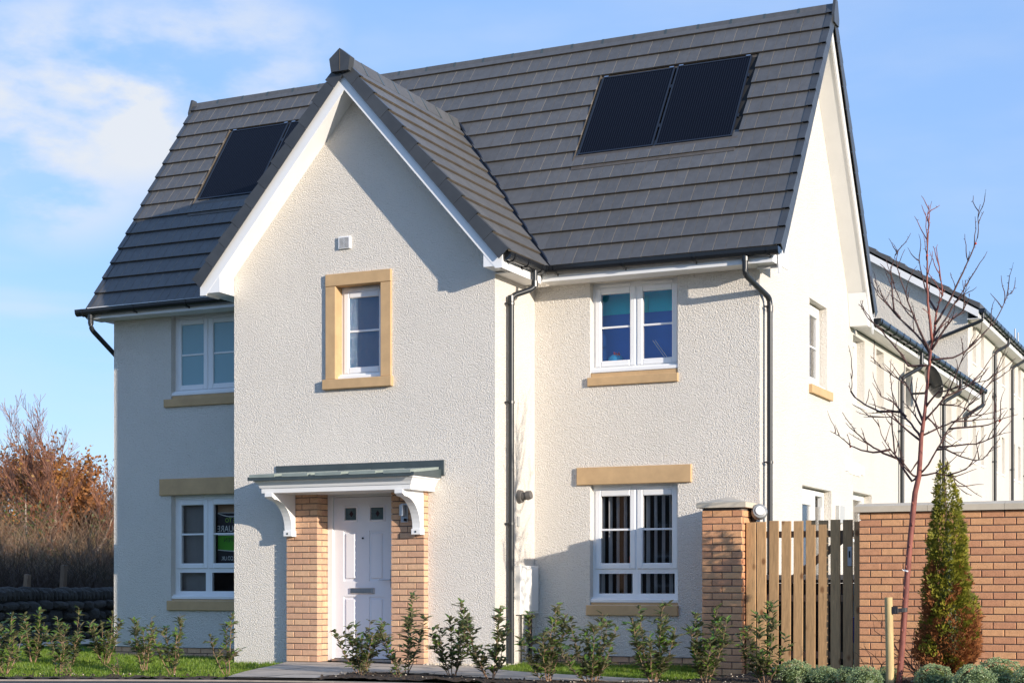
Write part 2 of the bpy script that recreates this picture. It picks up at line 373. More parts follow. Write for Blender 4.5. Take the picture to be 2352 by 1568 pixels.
# ================================================================== HOUSE
house = thing('house', (-1.84, 0, 0), 'cream roughcast two storey house with steep grey tiled roof and front gable', 'house')
GX0, GX1, RX1, LX0, A, BACK = -3.68, 0.0, 2.865, -6.51, 1.126, 5.78
CX, CZ, CS = -1.87, 7.22, 1.145            # cross gable ridge x, tile apex, slope
E0 = Vector((0, 0.95, 4.81)); RD = Vector((0, 3.46, 8.38))
SD = (RD-E0).normalized(); RD = RD-SD*0.10; SL = (RD-E0).length; SNRM = Vector((0, -SD.z, SD.y))
XL, XR = -6.80, 3.18

def wall_boxes(mb, u0, u1, z0, z1, d0, d1, holes):
    us = sorted({u0, u1} | {h[0] for h in holes} | {h[1] for h in holes})
    for a, b in zip(us, us[1:]):
        hs = sorted([(h[2], h[3]) for h in holes if h[0] <= a+1e-6 and h[1] >= b-1e-6])
        z = z0
        for h0, h1 in hs:
            if h0 > z+1e-6: mb.box(a, b, d0, d1, z, h0)
            z = h1
        if z1 > z+1e-6: mb.box(a, b, d0, d1, z, z1)
WC = (-2.165, -1.53, 3.46, 4.60); DOORH = (-2.83, -0.89, -0.2, 2.10)
WRU = (0.74, 1.865, 3.45, 4.60); WRD = (0.74, 1.865, 0.69, 2.145)
WLU = (-5.52, -4.40, 3.50, 4.66); WLD = (-5.52, -4.40, 0.72, 2.17)
SW = (3.38, 4.29, 3.52, 4.63); SDOOR = (3.02, 4.53, 0.0, 2.20)
w = MB(); wall_boxes(w, GX0, GX1, -0.2, 4.63, 0, 0.28, [(WC[0]-0.012, WC[1]+0.012, WC[2]-0.012, WC[3]+0.012), DOORH])
w.prism([(GX0, 4.63), (GX1, 4.63), (GX1, 4.86), (CX, 7.00), (GX0, 4.93)], 'y', 0, 0.28)
w.box(-0.28, 0, 0.28, A+0.28, -0.2, 4.80); w.box(GX0, GX0+0.28, 0.28, A+0.28, -0.2, 4.80)
w.build('gable_wall', M['render'], house)
w = MB(); wall_boxes(w, GX1, RX1, 0.075, 4.68, A, A+0.28, [WRU, WRD]); w.build('front_wall', M['render'], house)
w = MB(); wall_boxes(w, LX0, GX0, 0.075, 4.68, A, A+0.28, [WLU, WLD]); w.build('front_wall', M['render'], house)
mpx = lambda u, d, z: (RX1-d, u, z)        # side wall frame: u = world Y, d = depth behind the face
ym = RD.y
zs = lambda y: E0.z+(min(y, 2*ym-y)-E0.y)*SD.z/SD.y-0.20
w = MB(mpx); wall_boxes(w, A+0.28, BACK, -0.2, 4.63, 0, 0.28, [SW, SDOOR])
w.build('side_wall', M['render'], house)
w = MB(); w.prism([(A+0.001, 4.63), (BACK, 4.63), (BACK, zs(BACK)), (ym, zs(ym)), (A+0.001, zs(A))], 'x', RX1-0.28, RX1)
w.build('side_wall', M['render'], house)
w = MB(); w.box(LX0, LX0+0.28, A+0.28, BACK, -0.2, 4.68); w.box(LX0, RX1-0.28, BACK, BACK+0.2, -0.2, 4.8)
w.prism([(A, 4.682), (BACK, 4.682), (BACK, zs(BACK)), (ym, zs(ym)), (A, zs(A))], 'x', LX0, LX0+0.28)
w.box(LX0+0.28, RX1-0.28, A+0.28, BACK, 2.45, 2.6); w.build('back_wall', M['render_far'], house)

# ---- bricks -------------------------------------------------------
BM = {}
def brick_mesh(key, w_, d_, h_, mat):
    k = (key, round(w_, 3), round(d_, 3), round(h_, 3))
    if k not in BM:
        mb = MB(); b = 0.004
        mb.cbox(0, w_, 0, d_, 0, h_, b); BM[k] = mb.mesh('brick', mat)
    return BM[k]
def brick_face(parent, org, udir, length, z0, z1, mat, key, depth=0.03, off=0.0, gap=0.01, stretch=0.225, course=0.075, name='brick', drop=None):
    """one wall face of stretcher bricks: org = corner of the face on the ground, udir = along, bricks go INTO the wall"""
    u = Vector(udir); ins = Vector((0, 0, 1)).cross(u)      # inward normal for a face whose left-to-right is u
    rot = Matrix((( u.x, ins.x, 0), (u.y, ins.y, 0), (0, 0, 1))).to_4x4()
    n = int(round((z1-z0)/course)); out = []
    for i in range(n):
        o = (off + (stretch/2 if i % 2 else 0)) % stretch
        x = -o if o > 1e-6 else 0.0
        while x < length-0.005:
            a = max(x, 0)+(gap/2 if x > 0.001 else 0); b = min(x+stretch, length)-(gap/2 if x+stretch < length-0.001 else 0)
            if b-a > 0.02 and not (drop and drop(a, b, z0+i*course)):
                me = brick_mesh(key, b-a, depth, course-gap, mat)
                j = random.uniform(-0.0015, 0.0015)
                T = Matrix.Translation(Vector(org)+u*a+ins*j+Vector((0, 0, z0+i*course+gap/2)))
                out.append(inst(name, me, parent, T @ rot))
            x += stretch
    return out
for (x0, x1) in ((-2.83, -2.38), (-1.34, -0.89)):
    core = MB(); core.box(x0+0.012, x1-0.012, -0.088, 0.22, -0.05, 2.085); pier = core.build('brick_pier', M['mortar'], house)
    brick_face(pier, (x0, -0.1, 0), (1, 0, 0), x1-x0, -0.015, 2.085, M['brick_buff'], 'b', 0.102, off=0.1125)
    brick_face(pier, (x1, -0.1+0.102, 0), (0, 1, 0), 0.20, -0.015, 2.085, M['brick_buff'], 'b', 0.102, off=0.10)
    brick_face(pier, (x0, 0.0, 0), (0, -1, 0), 0.098, -0.015, 2.085, M['brick_buff'], 'b', 0.05, off=0)
for (x0, x1, ch) in ((GX1+0.002, RX1-0.01, 0), (LX0+0.01, GX0-0.002, 0)):   # brick plinth under the roughcast
    core = MB(); core.box(x0, x1, A+0.03, A+0.25, -0.2, 0.072); pl = core.build('brick_plinth', M['mortar'], house)
    brick_face(pl, (x0, A+0.018, 0), (1, 0, 0), x1-x0, -0.08, 0.07, M['brick_buff'], 'p', 0.05)

# ---- windows ------------------------------------------------------
def window(parent, mp, x0, x1, z0, z1, rec, panes, transom=None, glass='glass', bar=True, mull=None, vents=True, name='window'):
    f = 0.045; zt = z1
    o = MB(mp); d0, d1 = rec, rec+0.07
    o.box(x0, x0+f, d0, d1, z0, z1); o.box(x1-f, x1, d0, d1, z0, z1); o.box(x0+f, x1-f, d0, d1, z1-0.075, z1); o.box(x0+f, x1-f, d0, d1, z0, z0+f)
    zb = z0+f
    if mull: o.box(mull-0.022, mull+0.022, d0, d1, z0+f, z1-0.075)
    if transom:
        for a, b in (((x0+f, mull-0.022), (mull+0.022, x1-f)) if mull else ((x0+f, x1-f),)): o.box(a, b, d0+0.002, d1, transom-0.022, transom+0.022)
        zb = transom+0.022
    win = o.build(name, M['white'], parent)
    spans = [(x0+f, mull-0.022), (mull+0.022, x1-f)] if mull else [(x0+f, x1-f)]
    for a, b in spans:
        top = z1-0.075
        s = MB(mp); q = 0.06; e0 = rec-0.014
        for (p0, p1, r0, r1) in ((a-0.012, a+q, zb-0.012, top+0.012), (b-q, b+0.012, zb-0.012, top+0.012), (a+q, b-q, top-q, top+0.012), (a+q, b-q, zb-0.012, zb+q)):
            s.cbox(p0, p1, e0, d1-0.02, r0, r1, 0.009)
        s.build('sash', M['white'], win)
        g = MB(mp); g.box(a+q, b-q, rec+0.012, rec+0.016, zb+q, top-q); g.build('pane', M[glass], win)
        if bar:
            zm = zb+q+(top-zb-2*q)*bar; m_ = MB(mp); m_.cbox(a+q, b-q, rec+0.000, rec+0.010, zm-0.012, zm+0.012, 0.003); m_.build('glazing_bar', M['white'], win)
        if vents:
            v = MB(mp); v.cbox(a+0.05, b-0.05, rec-0.016, rec, z1-0.045, z1-0.022, 0.004); v.build('trickle_vent', M['white'], win)
        if transom:
            g = MB(mp); g.box(a+0.03, b-0.03, rec+0.012, rec+0.016, z0+f+0.02, transom-0.045); g.build('pane', M[glass], win)
            bd = MB(mp); zl, zh = z0+f, transom-0.022
            for (p0, p1, r0, r1) in ((a, a+0.03, zl, zh), (b-0.03, b, zl, zh), (a+0.03, b-0.03, zl, zl+0.02), (a+0.03, b-0.03, zh-0.023, zh)): bd.box(p0, p1, rec+0.004, d1-0.02, r0, r1)
            bd.build('glazing_bead', M['white'], win)
    s = MB(mp); s.cbox(x0-0.015, x1+0.0, rec-0.09, rec-0.002, z0-0.045, z0-0.002, 0.006); s.box(x0, x1, rec-0.05, rec-0.004, z0-0.002, z0+0.02); s.build('drip_sill', M['white'], win)
    return win
def stone_box(parent, mp, x0, x1, z0, z1, name, d0=-0.035, d1=0.10, under=None):
    b = MB(mp); b.cbox(x0, x1, d0, d1, z0, z1, 0.006)
    if under: b.box(x0+under[0], x1-under[1], 0.012, 0.20, z1+0.0, z1+under[2])
    return b.build(name, M['stone'], parent)
def room(parent, mp, x0, x1, z0, z1, d0, d1, mats, split=None):
    b = MB(mp)
    b.cur = 0; b.box(x0, x1, d1, d1+0.05, z0, z1)
    b.cur = 1; b.box(x0-0.05, x0, d0, d1+0.05, z0-0.05, z1+0.05); b.box(x1, x1+0.05, d0, d1+0.05, z0-0.05, z1+0.05)
    b.box(x0, x1, d0, d1+0.05, z0-0.05, z0); b.box(x0, x1, d0, d1+0.05, z1, z1+0.05)
    if split:
        b.cur = 2; b.box(x0+0.002, x1-0.002, d1-0.012, d1-0.002, split, z1-0.002)
        b.box(x0+0.002, x0+0.012, d0+0.01, d1-0.014, split, z1-0.002); b.box(x1-0.012, x1-0.002, d0+0.01, d1-0.014, split, z1-0.002)
        b.cur = 0; b.box(x0+0.002, x0+0.012, d0+0.01, d1-0.014, z0+0.002, split-0.002); b.box(x1-0.012, x1-0.002, d0+0.01, d1-0.014, z0+0.002, split-0.002)
    return b.build('room', mats, parent)
mpG = lambda u, d, z: (u, d, z)
mpA = lambda u, d, z: (u, A+d, z)
mpD = lambda u, d, z: (u, d, z)
# centre window with its stone surround
wc = window(house, mpG, WC[0], WC[1], WC[2]+0.045, WC[3], 0.13, 1, bar=0.52, glass='glass_reed')
stone_box(wc, mpG, -2.31, -1.385, 4.60, 4.75, 'lintel'); stone_box(wc, mpG, -2.34, -1.365, 3.335, 3.455, 'stone_sill', -0.06)
stone_box(wc, mpG, -2.31, -2.165, 3.458, 4.597, 'stone_jamb', -0.03, 0.13); stone_box(wc, mpG, -1.53, -1.385, 3.458, 4.597, 'stone_jamb', -0.03, 0.13)
# upper right
wr = window(house, mpA, WRU[0], WRU[1], WRU[2]+0.10, WRU[3], 0.10, 2, mull=1.305, bar=0.5)
stone_box(wr, mpA, 0.715, 1.875, 3.345, 3.448, 'stone_sill', under=(0.035, 0.018, 0.052))
room(house, mpA, 0.45, 2.3, 3.1, 4.75, 0.285, 0.44, [M['room_blue'], M['room_blue'], M['room_teal']], split=4.27)
wd = window(house, mpA, WRD[0], WRD[1], WRD[2]+0.075, WRD[3], 0.10, 2, mull=1.305, transom=1.115, bar=0.5)
stone_box(wd, mpA, 0.70, 1.875, 0.565, 0.688, 'stone_sill', under=(0.05, 0.018, 0.029)); stone_box(wd, mpA, 0.575, 2.04, 2.147, 2.36, 'lintel')
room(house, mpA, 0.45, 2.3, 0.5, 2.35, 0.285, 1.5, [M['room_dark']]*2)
wl = window(house, mpA, WLU[0], WLU[1], WLU[2]+0.09, WLU[3], 0.10, 2, mull=-4.96, bar=0.5, glass='glass_frost')
stone_box(wl, mpA, -5.625, -4.30, 3.39, 3.498, 'stone_sill', under=(0.115, 0.12, 0.045))
wl = window(house, mpA, WLD[0], WLD[1], WLD[2]+0.065, WLD[3], 0.10, 2, mull=-4.96, transom=1.15, bar=0.5)
stone_box(wl, mpA, -5.575, -4.30, 0.585, 0.718, 'stone_sill', under=(0.065, 0.12, 0.019)); stone_box(wl, mpA, -5.70, -4.22, 2.172, 2.40, 'lintel')
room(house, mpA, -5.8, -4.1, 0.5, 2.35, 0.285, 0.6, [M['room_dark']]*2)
def blinds(mp, x0, x1, z0, z1, d, pitch, wid, ang, mat, name='vertical_blind'):
    h = MB(mp); h.box(x0, x1, d-0.02, d+0.02, z1, z1+0.04); bl = h.build(name, M['white'], house)
    n = int((x1-x0)/pitch)
    for i in range(n):
        cx = x0+pitch*(i+0.5); a = ang+random.uniform(-0.08, 0.08); s = MB(mp); c_, s_ = math.cos(a)*wid/2, math.sin(a)*wid/2
        s.add([(cx-c_, d-s_, z0), (cx+c_, d+s_, z0), (cx+c_, d+s_, z1), (cx-c_, d-s_, z1), (cx-c_+0.002, d-s_+0.003, z0), (cx+c_+0.002, d+s_+0.003, z0), (cx+c_+0.002, d+s_+0.003, z1), (cx-c_+0.002, d-s_+0.003, z1)],
              [(0, 1, 2, 3), (7, 6, 5, 4), (0, 4, 5, 1), (3, 2, 6, 7), (1, 5, 6, 2), (0, 3, 7, 4)])
        s.build('blind_slat', M[mat], bl)
blinds(mpA, -5.50, -4.92, 0.76, 2.12, 0.23, 0.083, 0.089, 0.35, 'blind')
blinds(mpA, 0.77, 1.85, 0.74, 2.10, 0.23, 0.098, 0.089, 1.50, 'blind2')
# the side window and side door on the right hand wall
ws = window(house, mpx, SW[0], SW[1]-0.03, SW[2]+0.04, SW[3]-0.02, 0.10, 1, bar=0.5)
stone_box(ws, mpx, SW[0]-0.03, SW[1]+0.15, SW[2]-0.115, SW[2]-0.002, 'stone_sill', -0.05)
room(house, mpx, SW[0]-0.2, SW[1]+0.2, 3.2, 4.72, 0.285, 0.9, [M['blind2'], M['room_dark']])
f = MB(mpx); y0, y1 = SDOOR[0]+0.01, SDOOR[1]-0.01
for a, b, c_, d_ in ((y0, y0+0.06, 0.0, 2.18), (y1-0.06, y1, 0.0, 2.18), (y0+0.06, y1-0.06, 2.12, 2.18), (y0+0.95, y0+1.02, 0.0, 2.12)): f.box(a, b, 0.10, 0.17, c_, d_)
sd = f.build('side_door', M['white'], house)
f = MB(mpx)
for a, b, c_, d_ in ((y0+0.06, y0+0.17, 0.02, 2.12), (y0+0.84, y0+0.95, 0.02, 2.12), (y0+0.17, y0+0.84, 1.98, 2.12), (y0+0.17, y0+0.84, 0.02, 0.22)): f.cbox(a, b, 0.095, 0.15, c_, d_, 0.008)
f.build('door_leaf', M['white'], sd)
for a, b in ((y0+0.17, y0+0.84), (y0+1.02, y1-0.06)):
    g = MB(mpx); g.box(a, b, 0.125, 0.13, 0.22, 1.98); g.build('pane', M['glass'], sd)
h = MB(mpx); h.cbox(y0+0.10, y0+0.13, 0.06, 0.095, 0.95, 1.15, 0.004); h.build('handle', M['chrome'], sd)
room(house, mpx, SDOOR[0]-0.2, SDOOR[1]+0.2, 0.0, 2.3, 0.285, 1.2, [M['blind2'], M['room_dark']])

# ---- front door ----------------------------------------------------
f = MB(); DY = 0.155
f.box(-2.378, -2.31, DY-0.015, DY+0.07, 0.0, 2.085); f.box(-1.41, -1.342, DY-0.015, DY+0.07, 0.0, 2.085); f.box(-2.31, -1.41, DY-0.015, DY+0.07, 2.02, 2.085)
fd = f.build('front_door', M['white'], house)
def leaf_with_panels():
    b = MB(); xs = [(-2.165, -1.97), (-1.80, -1.585)]
    holes = []
    for x0, x1 in xs: holes += [(x0, x1, 0.14, 0.79), (x0, x1, 0.98, 1.60), (x0+0.02, x1-0.01, 1.735, 1.885)]
    wall_boxes(b, -2.305, -1.415, 0.03, 2.015, DY+0.012, DY+0.05, holes)
    for x0, x1 in xs:
        for z0, z1 in ((0.14, 0.79), (0.98, 1.60)):          # sunk moulding, raised field
            b.box(x0, x1, DY+0.026, DY+0.045, z0, z1); b.cbox(x0+0.028, x1-0.028, DY+0.010, DY+0.026, z0+0.03, z1-0.03, 0.012)
    return b.build('door_leaf', M['door'], fd)
leaf_with_panels()
for x0, x1 in ((-2.145, -1.98), (-1.78, -1.595)):
    g = MB(); g.box(x0, x1, DY+0.03, DY+0.036, 1.735, 1.885); g.build('door_pane', simple('smoky_leaded_glass', (0.10, 0.14, 0.14), 0.15, 0.2, 30), fd)
    d_ = MB(); cx, cz = (x0+x1)/2, 1.81
    d_.prism([(cx-0.028, cz), (cx, cz-0.038), (cx+0.028, cz), (cx, cz+0.038)], 'y', DY+0.024, DY+0.029)
    d_.build('glass_diamond', simple('dark_red_glass', (0.05, 0.02, 0.02), 0.15), fd)
    d_ = MB(); d_.box(x0, cx-0.03, DY+0.026, DY+0.029, cz-0.003, cz+0.003); d_.box(cx+0.03, x1, DY+0.026, DY+0.029, cz-0.003, cz+0.003); d_.build('lead_strip', M['lead'], fd)
    t = MB()
    for a, b, c_, e in ((x0-0.022, x0, 1.713, 1.907), (x1, x1+0.022, 1.713, 1.907), (x0, x1, 1.713, 1.735), (x0, x1, 1.885, 1.907)): t.cbox(a, b, DY-0.003, DY+0.02, c_, e, 0.006)
    t.build('pane_moulding', M['door'], fd)
b = MB(); b.cbox(-2.06, -1.72, DY-0.008, DY+0.012, 0.825, 0.898, 0.005); lp = b.build('letter_plate', M['chrome'], fd)
b = MB(); b.box(-2.03, -1.75, DY-0.014, DY-0.008, 0.842, 0.880); b.build('letter_flap', M['chrome'], fd)
b = MB(); b.tube([(-1.885, DY-0.006, 1.51), (-1.885, DY+0.014, 1.51)], 0.011, 12); b.build('peephole', M['dark'], fd)
b = MB(); b.tube([(-1.475, DY-0.05, 1.0), (-1.62, DY-0.055, 1.0)], 0.010, 8); b.tube([(-1.475, DY+0.01, 1.0), (-1.475, DY-0.05, 1.0)], 0.010, 8); b.cbox(-1.495, -1.455, DY-0.004, DY+0.012, 0.90, 1.12, 0.004); b.build('door_handle', M['chrome'], fd)
b = MB(); b.box(-2.31, -1.41, DY-0.03, DY+0.06, -0.01, 0.022); b.build('threshold', M['chrome'], fd)
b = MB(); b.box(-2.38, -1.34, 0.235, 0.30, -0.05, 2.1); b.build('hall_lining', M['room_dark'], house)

# ---- door canopy ----------------------------------------------------
prof = [(0.60, 2.045), (0.60, 2.10), (0.615, 2.105), (0.625, 2.135), (0.655, 2.175), (0.67, 2.185), (0.67, 2.20)]
XC0, XC1 = -2.86, -0.80
v = []; fs = []; mb = MB()
for pr, z in prof:
    e = pr-0.60
    v += [(XC0-e, 0.0-0.004, z), (XC0-e, -pr, z), (XC1+e, -pr, z), (XC1+e, 0.0-0.004, z)]
for i in range(len(prof)-1):
    for k in range(3): fs.append((i*4+k, i*4+k+1, i*4+k+5, i*4+k+4))
n = len(prof); fs += [(0, 3, 2, 1), ((n-1)*4, (n-1)*4+1, (n-1)*4+2, (n-1)*4+3)] + [(i*4+3, i*4, i*4+4, i*4+7) for i in range(n-1)]
mb.add(v, fs); canopy = mb.build('door_canopy', M['white'], house)
X0, X1 = XC0-0.11, XC1+0.10
mb = MB(); mb.prism([(-0.71, 2.203), (-0.02, 2.203), (-0.02, 2.31), (-0.71, 2.225)], 'x', X0, X1); mb.build('canopy_roof', M['lead'], canopy)
mb = MB(); mb.box(X0-0.01, X1+0.01, -0.722, -0.712, 2.190, 2.235); mb.build('drip_edge', M['lead'], canopy)
mb = MB(); mb.cbox(-3.04, -0.66, -0.018, -0.002, 2.235, 2.42, 0.004); mb.build('wall_flashing', M['lead'], canopy)
for i in range(5):
    a = X0+0.02+i*0.465; b_ = MB(); b_.prism([(-0.73, 2.226), (-0.03, 2.306), (-0.03, 2.336), (-0.73, 2.262)], 'x', a, a+0.36); b_.build('roof_panel', M['lead_rib'], canopy)
for i in range(9):
    b_ = MB(); b_.lathe((X0+0.06+i*0.27, -0.71, 2.236), [(0.011, 0), (0.011, 0.008), (0.005, 0.014)], 8); b_.build('bolt', M['lead'], canopy)
for bx in (-2.80, -1.0):
    pts = []; 
    for k in range(13):
        t = k/12*math.pi/2; pts.append((-0.60+0.42*math.sin(t)*1.0, 2.00-0.37*(1-math.cos(t))))
    # outline: top (front to wall), down the wall, foot, then the concave front curve back up
    poly = [(-0.62, 2.043), (-0.104, 2.043), (-0.104, 1.545), (-0.165, 1.545), (-0.165, 1.60)]
    cur = []
    for k in range(11):
        t = k/10*math.pi/2
        cur.append((-0.185-0.38*(1-math.cos(t)), 1.61+0.36*math.sin(t)))
    poly += cur + [(-0.60, 1.985), (-0.60, 2.015), (-0.62, 2.02)]
    mb = MB()
    # triangulate as strips so that the concave outline stays clean
    top = 2.043
    n_ = len(cur)
    for (ya, za), (yb, zb_) in zip(cur, cur[1:]):
        mb.prism([(ya, za), (yb, zb_), (yb, top), (ya, top)], 'x', bx, bx+0.105)
    mb.prism([(-0.62, 2.0), (cur[-1][0], 1.972), (cur[-1][0], top), (-0.62, top)], 'x', bx, bx+0.105)
    mb.box(bx, bx+0.105, -0.185, -0.104, 1.545, top)
    mb.cbox(bx-0.012, bx+0.117, -0.20, -0.104, 1.53, 1.60, 0.006)
    br_ = mb.build('bracket', M['white'], canopy)
    b_ = MB(); b_.tube([(bx+0.05, -0.205, 1.565), (bx+0.05, -0.198, 1.565)], 0.012, 10); b_.build('bracket_screw', M['lead'], canopy)
# wall lamp beside the door
mb = MB(); mb.cbox(-1.20, -1.10, -0.118, -0.10, 1.68, 1.91, 0.004); wl_ = mb.build('wall_lamp', M['chrome'], house)
mb = MB(); mb.tube([(-1.16, -0.155, 1.76), (-1.16, -0.155, 1.89)], 0.036, 14); mb.build('lamp_tube', M['chrome'], wl_)
mb = MB(); mb.lathe((-1.13, -0.135, 1.695), [(0.016, 0), (0.018, 0.02), (0.008, 0.034)], 10); mb.build('lamp_sensor', M['dark'], wl_)

# ---- vent, flue, meter box ------------------------------------------
mb = MB(); mb.cbox(-2.125, -1.955, -0.03, 0.0, 5.05, 5.20, 0.006); vt = mb.build('wall_vent', M['white'], house)
for i in range(9):
    for a in (-2.105, -2.037):
        s = MB(); s.box(a, a+0.062, -0.0325, -0.0305, 5.063+i*0.014, 5.069+i*0.014); s.build('vent_slot', M['dark'], vt)
mb = MB(); mb.tube([(0.0, 0.66, 2.0), (0.05, 0.66, 2.0)], [0.085, 0.075], 18); fl = mb.build('boiler_flue', simple('grey_flue', (0.12, 0.11, 0.10), 0.6), house)
mb = MB(); mb.tube([(0.05, 0.66, 2.0), (0.11, 0.66, 2.01)], [0.048, 0.048], 16); mb.tube([(0.11, 0.66, 2.01), (0.165, 0.66, 2.02)], [0.058, 0.05], 16); mb.build('flue_pipe', fl.data.materials[0], fl)
mb = MB(); mb.cbox(0, 0.01, 0, 0, 0, 0, 0) if False else mb.box(0.0, 0.02, 0.60, 0.66, 1.64, 1.76); mb.build('socket_cover', M['grey_box'], house)
mpr = lambda u, d, z: (-d, u, z)
mb = MB(mpr); mb.cbox(0.56, 1.085, -0.075, 0.0, 0.575, 1.165, 0.012); mx = mb.build('meter_box', M['box_white'], house)
mb = MB(mpr); mb.cbox(0.60, 1.04, -0.086, -0.075, 0.61, 1.13, 0.006); mb.build('meter_box_door', M['box_white'], mx)
for y, c_ in ((0.66, 'dark'), (0.90, 'dark'), (0.96, 'twig_brown')):
    mb = MB(); mb.tube([(0.03, y, 0.0), (0.03, y, 0.575)], 0.012, 8); mb.build('service_pipe', M[c_], mx)
mb = MB(mpx)
for (a, b, z0, z1) in ((5.32, 5.50, 2.53, 2.72), (5.57, 5.70, 2.51, 2.69)): mb.cbox(a, b, -0.018, 0, z0, z1, 0.004)
mb.build('wall_vent', M['box_white'], house)
mb = MB(mpx); mb.cbox(4.76, 5.06, -0.06, 0, 1.78, 2.02, 0.008); mb.build('junction_box', M['grey_box'], house)

# ---- roof: underlay, soffits, fascias, barge boards ------------------
def rp(u, v, n=0): return Vector((u, 0, 0))+E0+SD*v+SNRM*n
rf = MB()
def slab(mb, q, n, t):
    a = [p-n*0.03 for p in q]; b = [p-n*(0.03+t) for p in q]
    mb.add(a+b, [(0, 1, 2, 3), (7, 6, 5, 4), (0, 4, 5, 1), (1, 5, 6, 2), (2, 6, 7, 3), (3, 7, 4, 0)])
bk = Vector((0, 2*ym-E0.y, E0.z)); SDB = Vector((0, -SD.y, SD.z)); NB = Vector((0, SD.z, SD.y))
slab(rf, [Vector((XL+0.02, 0, 0))+bk, Vector((XR-0.02, 0, 0))+bk, Vector((XR-0.02, RD.y, RD.z)), Vector((XL+0.02, RD.y, RD.z))], NB, 0.04)
yv = E0.y+(CZ-E0.z)/SD.z*SD.y            # where the cross gable ridge meets the main slope
xe = (CZ-E0.z)/CS
slab(rf, [rp(CX+xe, 0), rp(XR-0.02, 0), rp(XR-0.02, SL), rp(CX, SL)], SNRM, 0.04)   # right of the gable
slab(rf, [rp(XL+0.02, 0), rp(CX-xe, 0), rp(CX, SL), rp(XL+0.02, SL)], SNRM, 0.04)
vv = (CZ-E0.z)/SD.z
rf.add([rp(CX+xe, 0, -0.031), rp(CX, SL, -0.031), rp(CX, vv, -0.031)], [(0, 1, 2)]); rf.add([rp(CX-xe, 0, -0.031), rp(CX, vv, -0.031), rp(CX, SL, -0.031)], [(0, 1, 2)])
roof = rf.build('roof', M['dark'], house)
HALF = 2.14; c48 = 1/math.sqrt(1+CS*CS); s48 = CS*c48
CR_S = Vector((-c48, 0, s48)); CR_N = Vector((s48, 0, c48)); CL_S = Vector((c48, 0, s48)); CL_N = Vector((-s48, 0, c48))
ER = Vector((CX+HALF, 0, CZ-HALF*CS)); EL = Vector((CX-HALF, 0, CZ-HALF*CS)); CSL = HALF/c48
VY = -0.34                                # front verge of the cross gable
y_e = E0.y+(ER.z-E0.z)/SD.z*SD.y
cr = MB()
slab(cr, [ER+Vector((0, VY+0.02, 0)), ER+Vector((0, y_e, 0)), Vector((CX, yv, CZ)), Vector((CX, VY+0.02, CZ))], CR_N, 0.04)
slab(cr, [EL+Vector((0, y_e, 0)), EL+Vector((0, VY+0.02, 0)), Vector((CX, VY+0.02, CZ)), Vector((CX, yv, CZ))], CL_N, 0.04)
croof = cr.build('gable_roof', M['dark'], house)

# barge boards + soffits of the front gable
def slope_board(parent, name, x_out, z_out, up, nrm, length, y0, y1, t0, t1, mat, extra=0):
    q = Vector((x_out, 0, z_out)); mb = MB()
    a = [q-up*extra-nrm*t0, q+up*length-nrm*t0, q+up*length-nrm*t1, q-up*extra-nrm*t1]
    v = [p+Vector((0, y0, 0)) for p in a]+[p+Vector((0, y1, 0)) for p in a]
    mb.add(v, [(0, 1, 2, 3), (7, 6, 5, 4), (0, 4, 5, 1), (1, 5, 6, 2), (2, 6, 7, 3), (3, 7, 4, 0)])
    return mb.build(name, M[mat], parent)
def clip(poly, a, b, c):                  # keep a*u+b*v+c >= 0
    out = []
    for i in range(len(poly)):
        p, q = poly[i], poly[(i+1) % len(poly)]; dp = a*p[0]+b*p[1]+c; dq = a*q[0]+b*q[1]+c
        if dp >= 0: out.append(p)
        if (dp >= 0) != (dq >= 0):
            t = dp/(dp-dq); out.append((p[0]+(q[0]-p[0])*t, p[1]+(q[1]-p[1])*t))
    return out
def gable_board(name, mat, y0, y1, t0, t1, cut, feet=True):
    """chevron board under both slopes, mitred at the apex; t = distance below the tiles along the normal"""
    for sx in (1, -1):
        k = 1/c48
        zt = lambda x, t: CZ-CS*abs(x-CX)-t*k
        xo = CX+sx*cut; mb = MB()
        pl = [(CX, zt(CX, t0)), (xo, zt(xo, t0)), (xo, zt(xo, t1)), (CX, zt(CX, t1))]
        mb.prism(clip(pl, 0, 1, -4.575), 'y', y0, y1); mb.build(name, M[mat], house)
gable_board('barge_board', 'white', VY+0.03, VY+0.052, 0.05, 0.215, HALF-0.03)
gable_board('gable_soffit', 'white_matt', VY+0.054, 0.0, 0.19, 0.205, HALF-0.06)
